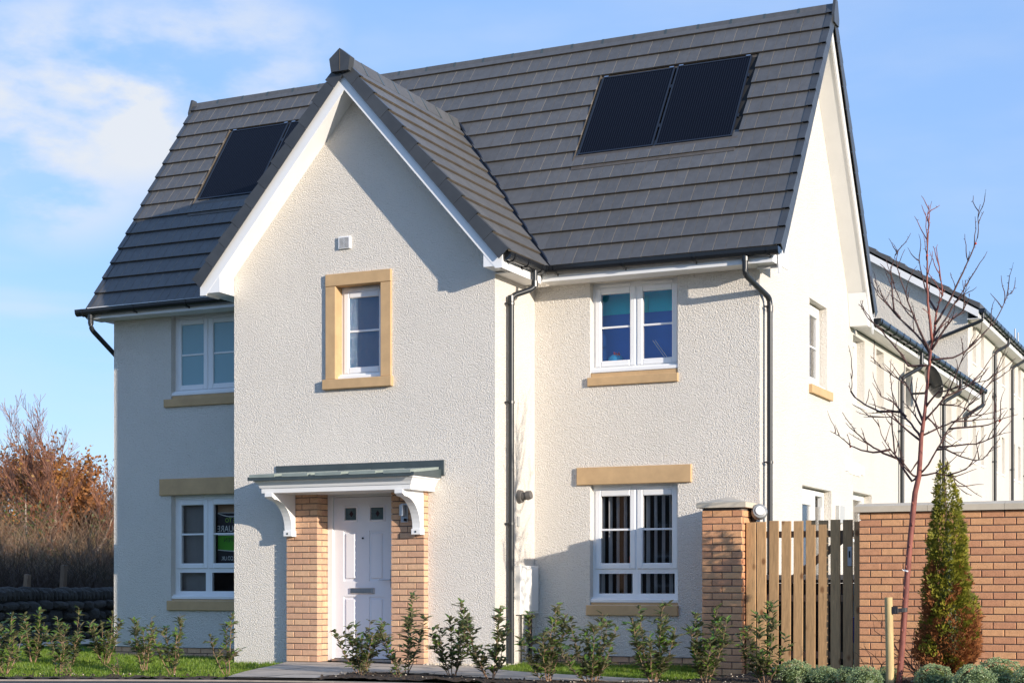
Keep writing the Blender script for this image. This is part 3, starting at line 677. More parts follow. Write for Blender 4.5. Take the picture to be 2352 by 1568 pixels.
# boxed feet of the gable
zf = CZ-CS*(HALF-0.03)-0.05/c48
for sx in (1, -1):
    xa = CX+sx*(HALF-0.032); xw = GX1 if sx > 0 else GX0
    mb = MB(); mb.prism([(xa, zf-0.02), (xa, 4.60), (xw, 4.60), (xw, CZ-CS*abs(xw-CX)-0.10/c48)], 'y', VY+0.033, -0.004) if True else None
    mb.build('box_end', M['white'], house)
mb = MB(); mb.box(0.215, 0.235, -0.30, 0.80, 4.575, 4.745); mb.build('fascia', M['white'], house)
mb = MB(); mb.box(0.004, 0.215, -0.004, 0.80, 4.577, 4.590); mb.build('soffit', M['white_matt'], house)
mb = MB(); mb.box(-3.955, -3.935, -0.30, 0.80, 4.60, 4.745); mb.box(-3.935, GX0-0.004, -0.004, 0.80, 4.602, 4.615); mb.build('fascia', M['white'], house)
for x0, x1, zb in ((0.237, 3.11, 4.60), (-6.73, -3.957, 4.64)):
    mb = MB(); mb.box(x0, x1, 0.815, 0.837, zb, zb+0.165); mb.build('fascia', M['white'], house)
    mb = MB(); mb.box(max(x0, 0.0) if x0 > 0 else x0, x1, 0.837, A-0.004, zb+0.004, zb+0.018); mb.build('soffit', M['white_matt'], house)
    xe_ = x1 if x0 > 0 else x0; s_ = 1 if x0 > 0 else -1
    mb = MB(); mb.prism([(0.839, zb+0.02), (A+0.35, zb+0.02), (A+0.35, zb+0.48), (0.839, zb+0.05)], 'x', xe_-0.012 if s_ > 0 else xe_, xe_ if s_ > 0 else xe_+0.012); mb.build('box_end', M['white'], house)
# right hand gable: barge boards and soffits under both slopes
for back in (0, 1):
    def Y(y): return 2*ym-y if back else y
    zt = lambda y, t: E0.z+(y-E0.y)*SD.z/SD.y-t/SD.y
    for name, mat, x0, x1, t0, t1, ya, yb in (('barge_board', 'white', XR-0.055, XR-0.033, 0.05, 0.20, E0.y+0.02, ym), ('gable_soffit', 'white_matt', RX1+0.002, XR-0.057, 0.175, 0.19, E0.y+0.06, ym)):
        mb = MB(); mb.prism([(Y(ya), zt(ya, t0)), (Y(yb), zt(yb, t0)), (Y(yb), zt(yb, t1)), (Y(ya), zt(ya, t1))], 'x', x0, x1); mb.build(name, M[mat], house)
    if back:
        mb = MB(); mb.prism([(Y(0.97), 4.74), (Y(0.97), 4.58), (Y(A+0.1), 4.58), (Y(A+0.22), zt(A+0.22, 0.2))], 'x', RX1+0.004, XR-0.060); mb.build('box_end', M['white'], house)

# ---- tiles -----------------------------------------------------------
G = 0.2985; TW = 0.295; V0 = -0.035
def tile_verts(w_, top=True):
    pass
TM = {}; TMATS = [M['tile'], M['tile_edge'], M['tile_lit_edge'], M['tile_groove']]
def tile_mesh(u0, u1, g=G, lap=0.05):
    k = (round(u0, 4), round(u1, 4))
    if k in TM: return TM[k]
    mb = MB(); a, b = u0+0.0025, u1-0.0025; L_ = g+lap; th = 0.024; rise = 0.028
    zb = lambda y: rise*(1-y/g)
    mid = TW/2; us = [a]
    if a < mid-0.02 and b > mid+0.02: us += [mid-0.003, mid, mid+0.003]
    us += [b-0.0065, b]; n_ = len(us)
    v = []
    for y in (0.0, L_):
        for i, u in enumerate(us): v.append((u, y, zb(y)+th-(0.004 if (n_ == 6 and i == 2) else 0)))
    for y in (0.0, L_):
        for u in (a, b): v.append((u, y, zb(y)))
    o = 2*n_
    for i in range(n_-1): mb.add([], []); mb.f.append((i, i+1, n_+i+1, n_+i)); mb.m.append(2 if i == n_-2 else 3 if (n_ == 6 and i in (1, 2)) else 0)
    mb.v = v
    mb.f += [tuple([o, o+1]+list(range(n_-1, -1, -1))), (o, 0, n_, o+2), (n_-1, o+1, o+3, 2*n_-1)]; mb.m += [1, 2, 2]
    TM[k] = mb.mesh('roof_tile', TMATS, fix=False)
    return TM[k]
def poly_tile(poly, v0, g=G):
    mb = MB(); th = 0.024; rise = 0.028; n_ = len(poly)
    z = lambda y: rise*(1-y/g)
    mb.v = [(u, y, z(y)+th) for u, y in poly]+[(u, y, z(y)) for u, y in poly]
    mb.f = [tuple(range(n_))]+[(i, n_+i, n_+(i+1) % n_, (i+1) % n_) for i in range(n_)]; mb.m = [0]+[1]*n_
    return mb.mesh('roof_tile', TMATS, fix=True)
tiles = []                                # (mesh, matrix, parent)
def lay(org, ud, vd, nd, rows, urange, clips, holes, parent, offs):
    rot = Matrix(((ud.x, vd.x, nd.x), (ud.y, vd.y, nd.y), (ud.z, vd.z, nd.z))).to_4x4()
    for r in range(rows):
        v0 = V0+r*G; off = offs[r % len(offs)]*TW
        u = urange[0]-off
        while u < urange[1]-0.01:
            a, b = max(u, urange[0]), min(u+TW, urange[1]); segs = [(a, b)]
            for (h0, h1, hv0, hv1) in holes:
                if v0 >= hv0-0.03 and v0+G <= hv1+0.03:
                    ns = []
                    for (p, q) in segs:
                        if q <= h0 or p >= h1: ns.append((p, q)); continue
                        if p < h0: ns.append((p, h0))
                        if q > h1: ns.append((h1, q))
                    segs = ns
            for p, q in segs:
                if q-p < 0.03: continue
                T = Matrix.Translation(org+ud*u+vd*v0)
                full = [(p-u, 0.0), (q-u, 0.0), (q-u, G+0.05), (p-u, G+0.05)]
                if clips is None: tiles.append((tile_mesh(p-u, q-u), T @ rot, parent)); continue
                for cl in clips:
                    pl = full
                    for (ca, cb, cc) in cl: pl = clip(pl, ca, cb, cc+ca*u+cb*v0) if pl else pl
                    if len(pl) < 3: continue
                    ar = abs(sum(pl[i][0]*pl[(i+1) % len(pl)][1]-pl[(i+1) % len(pl)][0]*pl[i][1] for i in range(len(pl))))/2
                    if ar < 0.002: continue
                    if abs(ar-(q-p)*(G+0.05)) < 1e-4: tiles.append((tile_mesh(p-u, q-u), T @ rot, parent)); break
                    tiles.append((poly_tile([(x+0.002 if i == -1 else x, y) for i, (x, y) in enumerate(pl)], v0), T @ rot, parent))
            u += TW
rise_v = SD.z                              # z gained per metre of slope
kk = rise_v/CS                             # valley: |u-CX| = xe - kk*v
mgn = 0.055
HR = (0.15, 2.315, 1.86, 3.65); HL = (-5.83, -4.35, 1.86, 3.65)
clipR = [(1, kk, -(CX+xe)-mgn), (1, 0, -CX)]; clipL = [(-1, kk, (CX-xe)-mgn), (-1, 0, CX)]
lay(E0, Vector((1, 0, 0)), SD, SNRM, 15, (XL+0.03, XR-0.05), [clipR+[(0, -1, SL-0.03)], clipL+[(0, -1, SL-0.03)]], [HR, HL], roof, (0, 0.5))
# cross gable, right slope: u = Y from the verge, v = up the slope
kc = s48*SD.y/SD.z                         # Y of the valley per metre up the cross slope
lay(ER, Vector((0, 1, 0)), CR_S, CR_N, 11, (VY+0.04, 3.0), [[(-1, kc, y_e-0.05), (0, -1, CSL-0.03)]], [], croof, (0, 0.5))
# keep the ridge free
camd = lambda m: (m.translation-CAMLOC).length
tiles.sort(key=lambda t: camd(t[1]))
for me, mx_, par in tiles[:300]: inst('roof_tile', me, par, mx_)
def join(items, name, parent, mats):
    vs, fs, ms = [], [], []
    for me, m_, _ in items:
        b = len(vs); vs += [tuple(m_ @ v.co) for v in me.vertices]
        for p in me.polygons: fs.append(tuple(b+i for i in p.vertices)); ms.append(p.material_index)
    me = bpy.data.meshes.new(name); me.from_pydata(vs, [], fs)
    for m_ in mats: me.materials.append(m_)
    me.polygons.foreach_set('material_index', ms); me.update()
    return tag(put(bpy.data.objects.new(name, me), parent), kind='stuff')
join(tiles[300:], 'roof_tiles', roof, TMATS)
tiles = []
lay(EL, Vector((0, -1, 0)), CL_S, CL_N, 11, (-2.9, -VY-0.04), [[(1, kc, y_e-0.05), (0, -1, CSL-0.03)]], [], croof, (0, 0.5))
lay(Vector((0, 0, 0))+bk, Vector((-1, 0, 0)), SDB, NB, 15, (-XR+0.05, -XL-0.03), [[(0, -1, SL-0.03)]], [], roof, (0, 0.5))
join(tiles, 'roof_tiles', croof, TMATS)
# ridge tiles
def ridge(p0, p1, n_, sy, parent, name='ridge_tile', drop=0.125, wid=0.115):
    d = p1-p0; ln = d.length/n_; d.normalize(); side = Vector((-d.y, d.x, 0))
    for i in range(n_):
        mb = MB(); a = p0+d*(ln*i); b = p0+d*(ln*(i+1)+0.0)
        pr = [(-wid, -drop), (-0.018, 0.050), (0.018, 0.050), (wid, -drop), (wid-0.012, -drop-0.006), (0.014, 0.03), (-0.014, 0.03), (-wid+0.012, -drop-0.006)]
        j = 0.002 if i % 2 else 0
        v = [a+side*x*sy+Vector((0, 0, z+j)) for x, z in pr]+[b-d*0.006+side*x*sy+Vector((0, 0, z+j)) for x, z in pr]; n8 = 8
        mb.add(v, [tuple(range(7, -1, -1)), tuple(range(8, 16))]+[(k, (k+1) % n8, n8+(k+1) % n8, n8+k) for k in range(n8)]); rt = mb.build(name, M['tile'], parent)
        if 0 < i:
            u_ = MB(); pr2 = [(-wid-0.004, -drop+0.004), (-0.019, 0.0535), (0.019, 0.0535), (wid+0.004, -drop+0.004), (wid, -drop), (0.017, 0.046), (-0.017, 0.046), (-wid, -drop)]
            v = [a+d*t+side*x*sy+Vector((0, 0, z)) for t in (-0.016, 0.016) for x, z in pr2]
            u_.add(v, [tuple(range(7, -1, -1)), tuple(range(8, 16))]+[(k, (k+1) % n8, n8+(k+1) % n8, n8+k) for k in range(n8)]); u_.build('ridge_union', M['lead'], parent)
ridge(Vector((XL, RD.y, RD.z+0.02)), Vector((XR, RD.y, RD.z+0.02)), 22, 1, roof, drop=0.11, wid=0.085)
ridge(Vector((CX, VY+0.03, CZ+0.05)), Vector((CX, yv+0.12, CZ+0.05)), 8, 1, croof, drop=0.125, wid=0.115)
# ridge end caps
mb = MB(); e = 0.145
mb.prism([(CX-e, CZ+0.03), (CX-e+0.025, CZ-0.13), (CX+e-0.025, CZ-0.13), (CX+e, CZ+0.03), (CX, CZ+0.145)], 'y', VY-0.075, VY+0.03); rc = mb.build('ridge_end_cap', M['verge'], croof)
mb = MB(); mb.box(CX-0.004, CX+0.004, VY-0.079, VY-0.075, CZ-0.12, CZ+0.12); mb.build('cap_seam', M['tile_edge'], croof)
for xx, s_ in ((XR, 1), (XL, -1)):
    mb = MB(); mb.prism([(RD.y-0.13, RD.z-0.10), (RD.y-0.12, RD.z-0.20), (RD.y+0.12, RD.z-0.20), (RD.y+0.13, RD.z-0.10), (RD.y+0.05, RD.z+0.115), (RD.y-0.05, RD.z+0.115)], 'x', xx-(0.0 if s_ > 0 else 0.035), xx+(0.035 if s_ > 0 else 0)); mb.build('ridge_end_cap', M['verge'], roof)
# dry verge caps, one per course
def verge(parent, org, ud, vd, nd, rows, length, flip=1, wid=0.075, deep=0.105):
    """ud points OUT of the roof over the verge"""
    rot = Matrix(((ud.x, vd.x, nd.x), (ud.y, vd.y, nd.y), (ud.z, vd.z, nd.z))).to_4x4()
    for r in range(rows):
        v0 = V0+r*G; g = min(G-0.004, length-v0)
        if g < 0.06: continue
        mb = MB()
        def wedge(x0, x1, zlo, zhi):
            k0 = 0.026; k1 = k0*(1-g/G)
            v = []
            for y, kz in ((0, k0), (g, k1)):
                for x in (x0, x1):
                    for z in (zlo, zhi): v.append((x, y, z+(kz if z > 0 else -0.001 if y == 0 else 0)))
            mb.add(v, [(0, 1, 3, 2), (4, 6, 7, 5), (0, 4, 5, 1), (2, 3, 7, 6), (0, 2, 6, 4), (1, 5, 7, 3)])
        wedge(-wid, 0.0, 0.022, 0.032); wedge(0.0, 0.010, -deep, 0.032)
        inst('verge_cap', mb.mesh('verge_cap', M['verge']), parent, Matrix.Translation(org+vd*v0) @ rot)
verge(croof, ER+Vector((0, VY, 0)), Vector((0, -1, 0)), CR_S, CR_N, 11, CSL-0.05)
verge(croof, EL+Vector((0, VY, 0)), Vector((0, -1, 0)), CL_S, CL_N, 11, CSL-0.05)
verge(roof, E0+Vector((XR, 0, 0)), Vector((1, 0, 0)), SD, SNRM, 15, SL-0.02)
verge(roof, E0+Vector((XL, 0, 0)), Vector((-1, 0, 0)), SD, SNRM, 15, SL-0.02)
verge(roof, bk+Vector((XR, 0, 0)), Vector((1, 0, 0)), SDB, NB, 15, SL-0.02)
# valley liners
for sx in (1, -1):
    a, b = rp(CX+sx*(xe-0.02), 0.0, 0.004), rp(CX, vv, 0.004)
    q = [rp(CX+sx*(xe-0.12), -0.03, 0.002), rp(CX+sx*(xe+0.13), -0.03, 0.002), rp(CX+sx*0.13, vv-0.02, 0.002), rp(CX-sx*0.02, vv+0.06, 0.002)]
    mb = MB(); mb.add([p-SNRM*0.012 for p in q]+[p+SNRM*0.004 for p in q], [(3, 2, 1, 0), (4, 5, 6, 7), (0, 1, 5, 4), (1, 2, 6, 5), (2, 3, 7, 6), (3, 0, 4, 7)]); mb.build('valley', M['valley'], roof)
    # raised rib at the edge of the trough beside the main slope
    mb = MB(); mb.tube([rp(CX+sx*(xe+0.075), -0.02, 0.03), rp(CX+sx*0.075, vv, 0.03)], 0.016, 6); mb.build('valley_rib', M['valley'], roof)
# solar panels, set into the slope
ROT = Matrix(((1, 0, 0), (0, SD.y, SNRM.y), (0, SD.z, SNRM.z))).to_4x4()
def solar(u0, u1, v0, v1):
    o = rp(u0, v0, 0.012); mx_ = Matrix.Translation(o) @ ROT; w_, h_ = u1-u0, v1-v0; f = 0.022
    mb = MB()
    for a, b, c_, d_ in ((0, w_, 0, f), (0, w_, h_-f, h_), (0, f, f, h_-f), (w_-f, w_, f, h_-f)): mb.box(a, b, c_, d_, 0, 0.034)
    p = mb.build('solar_panel', M['solar_frame'], house, M=mx_)
    mb = MB(); mb.box(f, w_-f, f, h_-f, 0.015, 0.028); mb.build('cell_sheet', M['solar'], p, M=mx_)
    for a in (0.02, w_-0.08):
        mb = MB(); mb.box(a, a+0.06, h_-0.008, h_+0.012, 0.036, 0.042); mb.build('clamp', M['chrome'], p, M=mx_)
    for t in (0.25, 0.75):
        mb = MB(); mb.box(w_+0.004, w_+0.024, h_*t-0.03, h_*t+0.03, 0.0, 0.03); mb.build('clamp', M['solar_frame'], p, M=mx_)
solar(0.19, 1.205, 1.975, 3.49); solar(1.235, 2.24, 1.975, 3.50); solar(-5.77, -4.77, 2.03, 3.51); solar(-4.74, -4.40, 2.03, 3.51)
def flash(u0, u1, v0, v1, mat, n0=0.002, n1=0.012, name='flashing'):
    mb = MB(); mb.box(0, u1-u0, 0, v1-v0, n0, n1); mb.build(name, M[mat], house, M=Matrix.Translation(rp(u0, v0)) @ ROT)
for h in (HR, HL):
    flash(h[0], h[1], h[2]-0.16, 1.97, 'flash', 0.030, 0.036)
    flash(h[0], h[1], 3.50, h[3]+0.02, 'flash', 0.004, 0.012)
    flash(h[0], h[0]+0.045, 1.97, 3.50, 'flash', 0.004, 0.012); flash(h[1]-0.08, h[1], 1.97, 3.50, 'dark', 0.004, 0.012); flash(h[0]+0.045, h[1]-0.08, 1.97, 3.50, 'dark', -0.01, 0.0)
    flash(h[0]-0.014, h[0]-0.002, h[2]-0.05, h[3], 'tile_edge', 0.0, 0.042, 'batten_edge')

# ---- gutters and downpipes --------------------------------------------
def gutter(parent, p0, p1, out, r=0.057, brackets=0.8, name='gutter', n_end=True, nb=None):
    p0, p1, out = Vector(p0), Vector(p1), Vector(out); mb = MB(); K = 10
    v = []
    for p in (p0, p1):
        for rr in (r, r-0.006):
            for k in range(K+1):
                t = math.pi*k/K; v.append(p+out*(math.cos(t)*rr)+Vector((0, 0, -math.sin(t)**0.7*rr*1.6)))
    n_ = K+1; f = []
    for k in range(K): f += [(k, k+1, 2*n_+k+1, 2*n_+k), (n_+k+1, n_+k, 3*n_+k, 3*n_+k+1)]
    f += [(0, 2*n_, 3*n_, n_), (K, n_+K, 3*n_+K, 2*n_+K)]
    mb.add(v, f)
    for p, b in ((p0, 0), (p1, 2*n_)): mb.add([v[b+k] for k in range(n_)], [tuple(range(n_))])
    g = mb.build(name, M['black'], parent, smooth=False, fix=False)
    d = (p1-p0); ln = d.length; d.normalize(); cnt = nb or max(2, int(ln/brackets)+1)
    for i in range(cnt):
        c_ = p0+d*(0.12+(ln-0.24)*i/(cnt-1)); mb = MB(); v = []
        for s in (-0.014, 0.014):
            for k in range(K+1):
                t = math.pi*k/K
                for rr in (r+0.007, r+0.001): v.append(c_+d*s+out*(math.cos(t)*rr)+Vector((0, 0, -math.sin(t)**0.7*rr*1.6)))
        m_ = 2*(K+1); f = []
        for k in range(K): f += [(2*k, 2*k+2, m_+2*k+2, m_+2*k), (2*k, 2*k+1, 2*k+3, 2*k+2), (m_+2*k, m_+2*k+2, m_+2*k+3, m_+2*k+1)]
        mb.add(v, f)
        q = c_-out*(r*0.9)+Vector((0, 0, -r*0.9)); a = c_-out*0.02+Vector((0, 0, -r*1.6)); bb = c_-out*(r+0.02)+Vector((0, 0, -r*2.2)); w_ = d*0.008
        mb.add([a-w_, c_-out*r-w_, bb-w_, a+w_, c_-out*r+w_, bb+w_], [(0, 1, 2), (5, 4, 3), (0, 2, 5, 3), (0, 3, 4, 1), (1, 4, 5, 2)])
        mb.build(name.replace('gutter', 'gutter_bracket'), M['black'], g, fix=False)
    return g
def elbow(pts, rad=0.07, n=5):
    pts = [Vector(p) for p in pts]; out = [pts[0]]
    for i in range(1, len(pts)-1):
        a, b, c_ = pts[i-1], pts[i], pts[i+1]; d0 = (a-b); d1 = (c_-b); r0 = min(rad, d0.length*0.45, d1.length*0.45)
        p, q = b+d0.normalized()*r0, b+d1.normalized()*r0
        for k in range(n+1):
            t = k/n; out.append(p*(1-t)**2+b*2*t*(1-t)+q*t*t)
    return out+[pts[-1]]
def downpipe(parent, pts, clips, wall_n, r=0.034, collars=(), name='downpipe'):
    pp = elbow(pts); mb = MB(); mb.tube(pp, r, 12); dp = mb.build(name, M['pipe'], parent, smooth=False); auto_smooth(dp)
    for p in collars:
        mb = MB(); p = Vector(p); mb.tube([p-Vector((0, 0, 0.035)), p+Vector((0, 0, 0.035))], r+0.006, 12); mb.build('pipe_collar', M['pipe'], dp)
    wall_n = Vector(wall_n); t = Vector((0, 0, 1)).cross(wall_n)
    for z in clips:
        b = Vector(pts[-1]); c_ = Vector((b.x, b.y, z)); mb = MB()
        mb.tube([c_-Vector((0, 0, 0.014)), c_+Vector((0, 0, 0.014))], r+0.007, 12)
        for s in (-1, 1):
            q = c_+t*(s*(r+0.02)); mb.tube([q+wall_n*0.01, q-wall_n*0.055], 0.011, 6)
        mb.build('pipe_clip', M['pipe'], dp)
    return dp
gutter(house, (0.33, 0.765, 4.765), (3.20, 0.765, 4.755), (0, -1, 0))
gutter(house, (-6.86, 0.765, 4.77), (-3.98, 0.765, 4.78), (0, -1, 0))
gutter(house, (0.285, -0.28, 4.755), (0.285, 0.73, 4.765), (1, 0, 0), nb=3)
mb = MB(); mb.box(0.24, 0.36, 0.70, 0.80, 4.695, 4.775); mb.build('gutter_corner', M['black'], house)
downpipe(house, [(2.80, 0.765, 4.70), (2.80, 0.765, 4.47), (2.945, 1.27, 4.27), (2.945, 1.27, -0.1)], (4.17, 2.36, 0.9), (1, 0, 0), collars=[(2.80, 0.765, 4.66), (2.945, 1.27, 4.15)])
downpipe(house, [(0.285, 0.50, 4.70), (0.285, 0.50, 4.47), (0.065, 0.31, 4.36), (0.065, 0.31, 0.0)], (4.27, 3.1, 1.66), (1, 0, 0), collars=[(0.285, 0.50, 4.52), (0.065, 0.31, 4.33)])
downpipe(house, [(-6.62, 0.765, 4.71), (-6.62, 0.765, 4.50), (-6.57, 1.28, 4.16), (-6.57, 1.28, 0.0)], (4.0,), (-1, 0, 0), collars=[(-6.62, 0.765, 4.66), (-6.62, 0.765, 4.60)])
downpipe(house, [(-3.99, 0.70, 4.71), (-3.99, 0.70, 4.58), (-3.75, 0.80, 4.44), (-3.75, 0.80, 0.0)], (4.2,), (-1, 0, 0))
# ---- things in the windows --------------------------------------------
toy = thing('plush_toy', (0.98, A+0.24, 3.585), 'round blue plush toy with a red tuft on the upper right window ledge', 'toy')
mb = MB(); mb.lathe((0.98, A+0.25, 3.575), [(0.05, 0), (0.085, 0.03), (0.098, 0.08), (0.09, 0.13), (0.06, 0.165), (0.02, 0.178)], 16); mb.build('body', M['toy_blue'], toy, smooth=True)
mb = MB()
for i in range(26):
    a = random.uniform(0, 6.28); r_ = random.uniform(0, 0.04); p = Vector((0.995+r_*math.cos(a), A+0.235+r_*math.sin(a), 3.725)); mb.tube([p, p+Vector((random.uniform(-.03, .03), random.uniform(-.03, .01), random.uniform(0.02, 0.05)))], [0.012, 0.003], 5)
mb.build('tuft', M['toy_red'], toy)
toy = thing('plush_toy', (1.235, A+0.24, 3.585), 'white plush toy half hidden by the mullion of the upper right window', 'toy')
mb = MB(); mb.lathe((1.245, A+0.25, 3.575), [(0.03, 0), (0.045, 0.03), (0.03, 0.075), (0.04, 0.11), (0.028, 0.145), (0.008, 0.155)], 12); mb.build('body', M['toy_white'], toy, smooth=True)
t = thing('toy_crane', (1.55, A+0.32, 3.58), 'pale toy crane with a slanting lattice arm behind the upper right window', 'toy')
for o_ in (0, 0.03):
    mb = MB(); mb.tube([(1.44+o_, A+0.30, 3.90), (1.63+o_, A+0.34, 3.62)], 0.005, 5); mb.build('arm', M['blind2'], t)
mb = MB(); mb.box(1.58, 1.68, A+0.29, A+0.37, 3.58, 3.63); mb.build('base', M['blind2'], t)
t = thing('wall_canvas', (1.22, A+0.42, 4.2), 'small aqua square picture on the turquoise wall inside the upper right window', 'picture')
mb = MB(); mb.box(1.10, 1.34, A+0.415, A+0.43, 4.27, 4.47); mb.build('canvas', M['teal_lite'], t)
t = thing('plush_figure', (1.27, A+0.25, 1.19), 'small bright red ornament standing inside the lower right window', 'ornament')
mb = MB(); mb.cbox(1.185, 1.225, A+0.17, A+0.20, 1.20, 1.28, 0.01); mb.lathe((1.205, A+0.185, 1.28), [(0.014, 0), (0.016, 0.015), (0.006, 0.028)], 8); mb.build('body', M['toy_red'], t)
# street sign's reflection, painted as a mirrored panel behind the lower left pane
bn = thing('sign_reflection', (-4.62, A+0.225, 1.1), 'painted reflection of a charcoal and green street sign in the lower left window', 'reflection')
mb = MB(); mb.box(-4.90, -4.2, A+0.225, A+0.229, 1.10, 1.93); mb.build('dark_reflection', M['refl_dark'], bn)
mb = MB(); mb.box(-4.90, -4.2, A+0.225, A+0.229, 1.93, 2.08); mb.build('top_reflection', M['refl_tan'], bn)  # brownish reflection above the sign, put in as a tan panel
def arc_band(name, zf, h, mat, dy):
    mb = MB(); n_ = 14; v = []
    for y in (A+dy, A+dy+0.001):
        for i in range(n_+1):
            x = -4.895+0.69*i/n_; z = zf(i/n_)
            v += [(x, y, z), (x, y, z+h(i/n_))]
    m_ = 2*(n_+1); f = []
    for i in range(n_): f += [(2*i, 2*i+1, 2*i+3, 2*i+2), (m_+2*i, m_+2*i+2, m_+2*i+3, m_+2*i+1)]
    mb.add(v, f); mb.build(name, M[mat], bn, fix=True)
arc_band('white_line', lambda t: 1.915-0.05*math.sin(math.pi*min(1, t*1.5)), lambda t: 0.012, 'refl_white', 0.222)
arc_band('white_line', lambda t: 1.925-0.005*math.sin(math.pi*t), lambda t: 0.008, 'refl_white', 0.2215)
arc_band('green_band', lambda t: 1.425-0.02*math.sin(math.pi*t), lambda t: 0.19+0.02*math.sin(math.pi*t), 'refl_green', 0.2222)
arc_band('white_line', lambda t: 1.412-0.02*math.sin(math.pi*t), lambda t: 0.012, 'refl_white', 0.2215)
arc_band('white_line', lambda t: 1.615, lambda t: 0.010, 'refl_white', 0.2215)
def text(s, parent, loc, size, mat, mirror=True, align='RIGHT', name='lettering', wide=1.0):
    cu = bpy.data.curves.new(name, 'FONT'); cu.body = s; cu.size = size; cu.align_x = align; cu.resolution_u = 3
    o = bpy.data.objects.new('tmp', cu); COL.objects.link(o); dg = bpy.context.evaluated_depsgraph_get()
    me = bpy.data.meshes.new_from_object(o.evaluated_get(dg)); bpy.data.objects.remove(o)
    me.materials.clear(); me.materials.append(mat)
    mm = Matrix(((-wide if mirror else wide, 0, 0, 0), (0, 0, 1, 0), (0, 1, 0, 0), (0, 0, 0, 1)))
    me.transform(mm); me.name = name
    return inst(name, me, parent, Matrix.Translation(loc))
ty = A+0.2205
text('WELCOME TO', bn, (-4.775, ty, 1.795), 0.085, M['refl_lime'], wide=0.9)
text('SQUARE', bn, (-4.905, ty, 1.665), 0.125, M['refl_white'], wide=0.85)
text('OPEN', bn, (-4.80, ty, 1.525), 0.085, M['refl_dark'], wide=1.0)
text('ES.CO.UK', bn, (-4.835, ty, 1.275), 0.080, M['refl_white'], wide=0.8)
text('58460', bn, (-4.765, ty, 1.175), 0.080, M['refl_white'], wide=0.8)

# ================================================================== GATE PILLAR, GATE, GARDEN WALL
PX0, PX1, PY0, PY1 = 2.597, 3.054, -0.17, 0.277
pil = thing('gate_pillar', (2.82, 0.05, 0), 'square orange brick gate pillar with a pale pyramid cap beside the house', 'brick pillar')
core = MB(); core.box(PX0+0.013, PX1-0.013, PY0+0.013, PY1-0.013, -0.15, 1.77); core.build('core', M['mortar'], pil)
brick_face(pil, (PX0, PY0, 0), (1, 0, 0), PX1-PX0, -0.055, 1.77, M['brick_red'], 'r', 0.05, off=0.0)
brick_face(pil, (PX1, PY0+0.051, 0), (0, 1, 0), PY1-PY0-0.051, -0.055, 1.77, M['brick_red'], 'r', 0.05, off=0.05)
brick_face(pil, (PX0, PY1, 0), (0, -1, 0), PY1-PY0-0.051, -0.055, 1.77, M['brick_red'], 'r', 0.05, off=0.1)
mb = MB(); o_ = 0.05; x0, x1, y0, y1 = PX0-o_, PX1+o_, PY0-o_, PY1+o_; cx, cy = (x0+x1)/2, (y0+y1)/2
v = [(x0, y0, 1.771), (x1, y0, 1.771), (x1, y1, 1.771), (x0, y1, 1.771), (x0, y0, 1.828), (x1, y0, 1.828), (x1, y1, 1.828), (x0, y1, 1.828), (cx, cy, 1.90)]
mb.add(v, [(3, 2, 1, 0), (0, 1, 5, 4), (1, 2, 6, 5), (2, 3, 7, 6), (3, 0, 4, 7), (4, 5, 8), (5, 6, 8), (6, 7, 8), (7, 4, 8)]); mb.build('pillar_cap', M['cope'], pil)
ret = thing('return_wall', (2.66, 0.55, 0), 'short orange brick wall joining the gate pillar to the house', 'brick wall')
core = MB(); core.box(2.455, 2.66, PY1+0.005, A-0.005, -0.15, 1.79); core.build('core', M['mortar'], ret)
brick_face(ret, (2.67, PY1+0.004, 0), (0, 1, 0), A-PY1-0.008, -0.055, 1.77, M['brick_red'], 'r', 0.05, off=0.03)
brick_face(ret, (2.446, A-0.004, 0), (0, -1, 0), A-PY1-0.008, -0.055, 1.77, M['brick_red'], 'r', 0.05, off=0.03)
mb = MB(); mb.prism([(2.42, 1.80), (2.695, 1.80), (2.695, 1.85), (2.56, 1.885), (2.42, 1.86)], 'y', PY1+0.052, A-0.004); mb.build('coping', M['cope'], ret)

WX0, WX1, WY = 4.335, 8.2, -0.231
gw = thing('garden_wall', (5.3, WY, 0), 'long orange brick garden wall with a pale weathered coping', 'brick wall')
core = MB(); core.box(WX0+0.013, WX1, WY+0.013, WY+0.216, -0.15, 1.684); core.build('core', M['mortar'], gw)
ext = []
seen = brick_face(gw, (WX0, WY, 0), (1, 0, 0), 2.2, -0.041, 1.684, M['brick_red'], 'r', 0.05, off=0.1125)
brick_face(gw, (WX0, WY+0.225, 0), (0, -1, 0), 0.174, -0.041, 1.684, M['brick_red'], 'r', 0.05, off=0.0)
mb = MB()
for i in range(23):
    for k in range(8): mb.cbox(WX0+2.205+k*0.225+(0.11 if i % 2 else 0), WX0+2.42+k*0.225-0.003+(0.11 if i % 2 else 0), WY, WY+0.05, -0.041+i*0.075+0.005, -0.041+i*0.075+0.07, 0.004)
tag(mb.build('bricks_beyond', M['brick_red'], gw), kind='stuff')
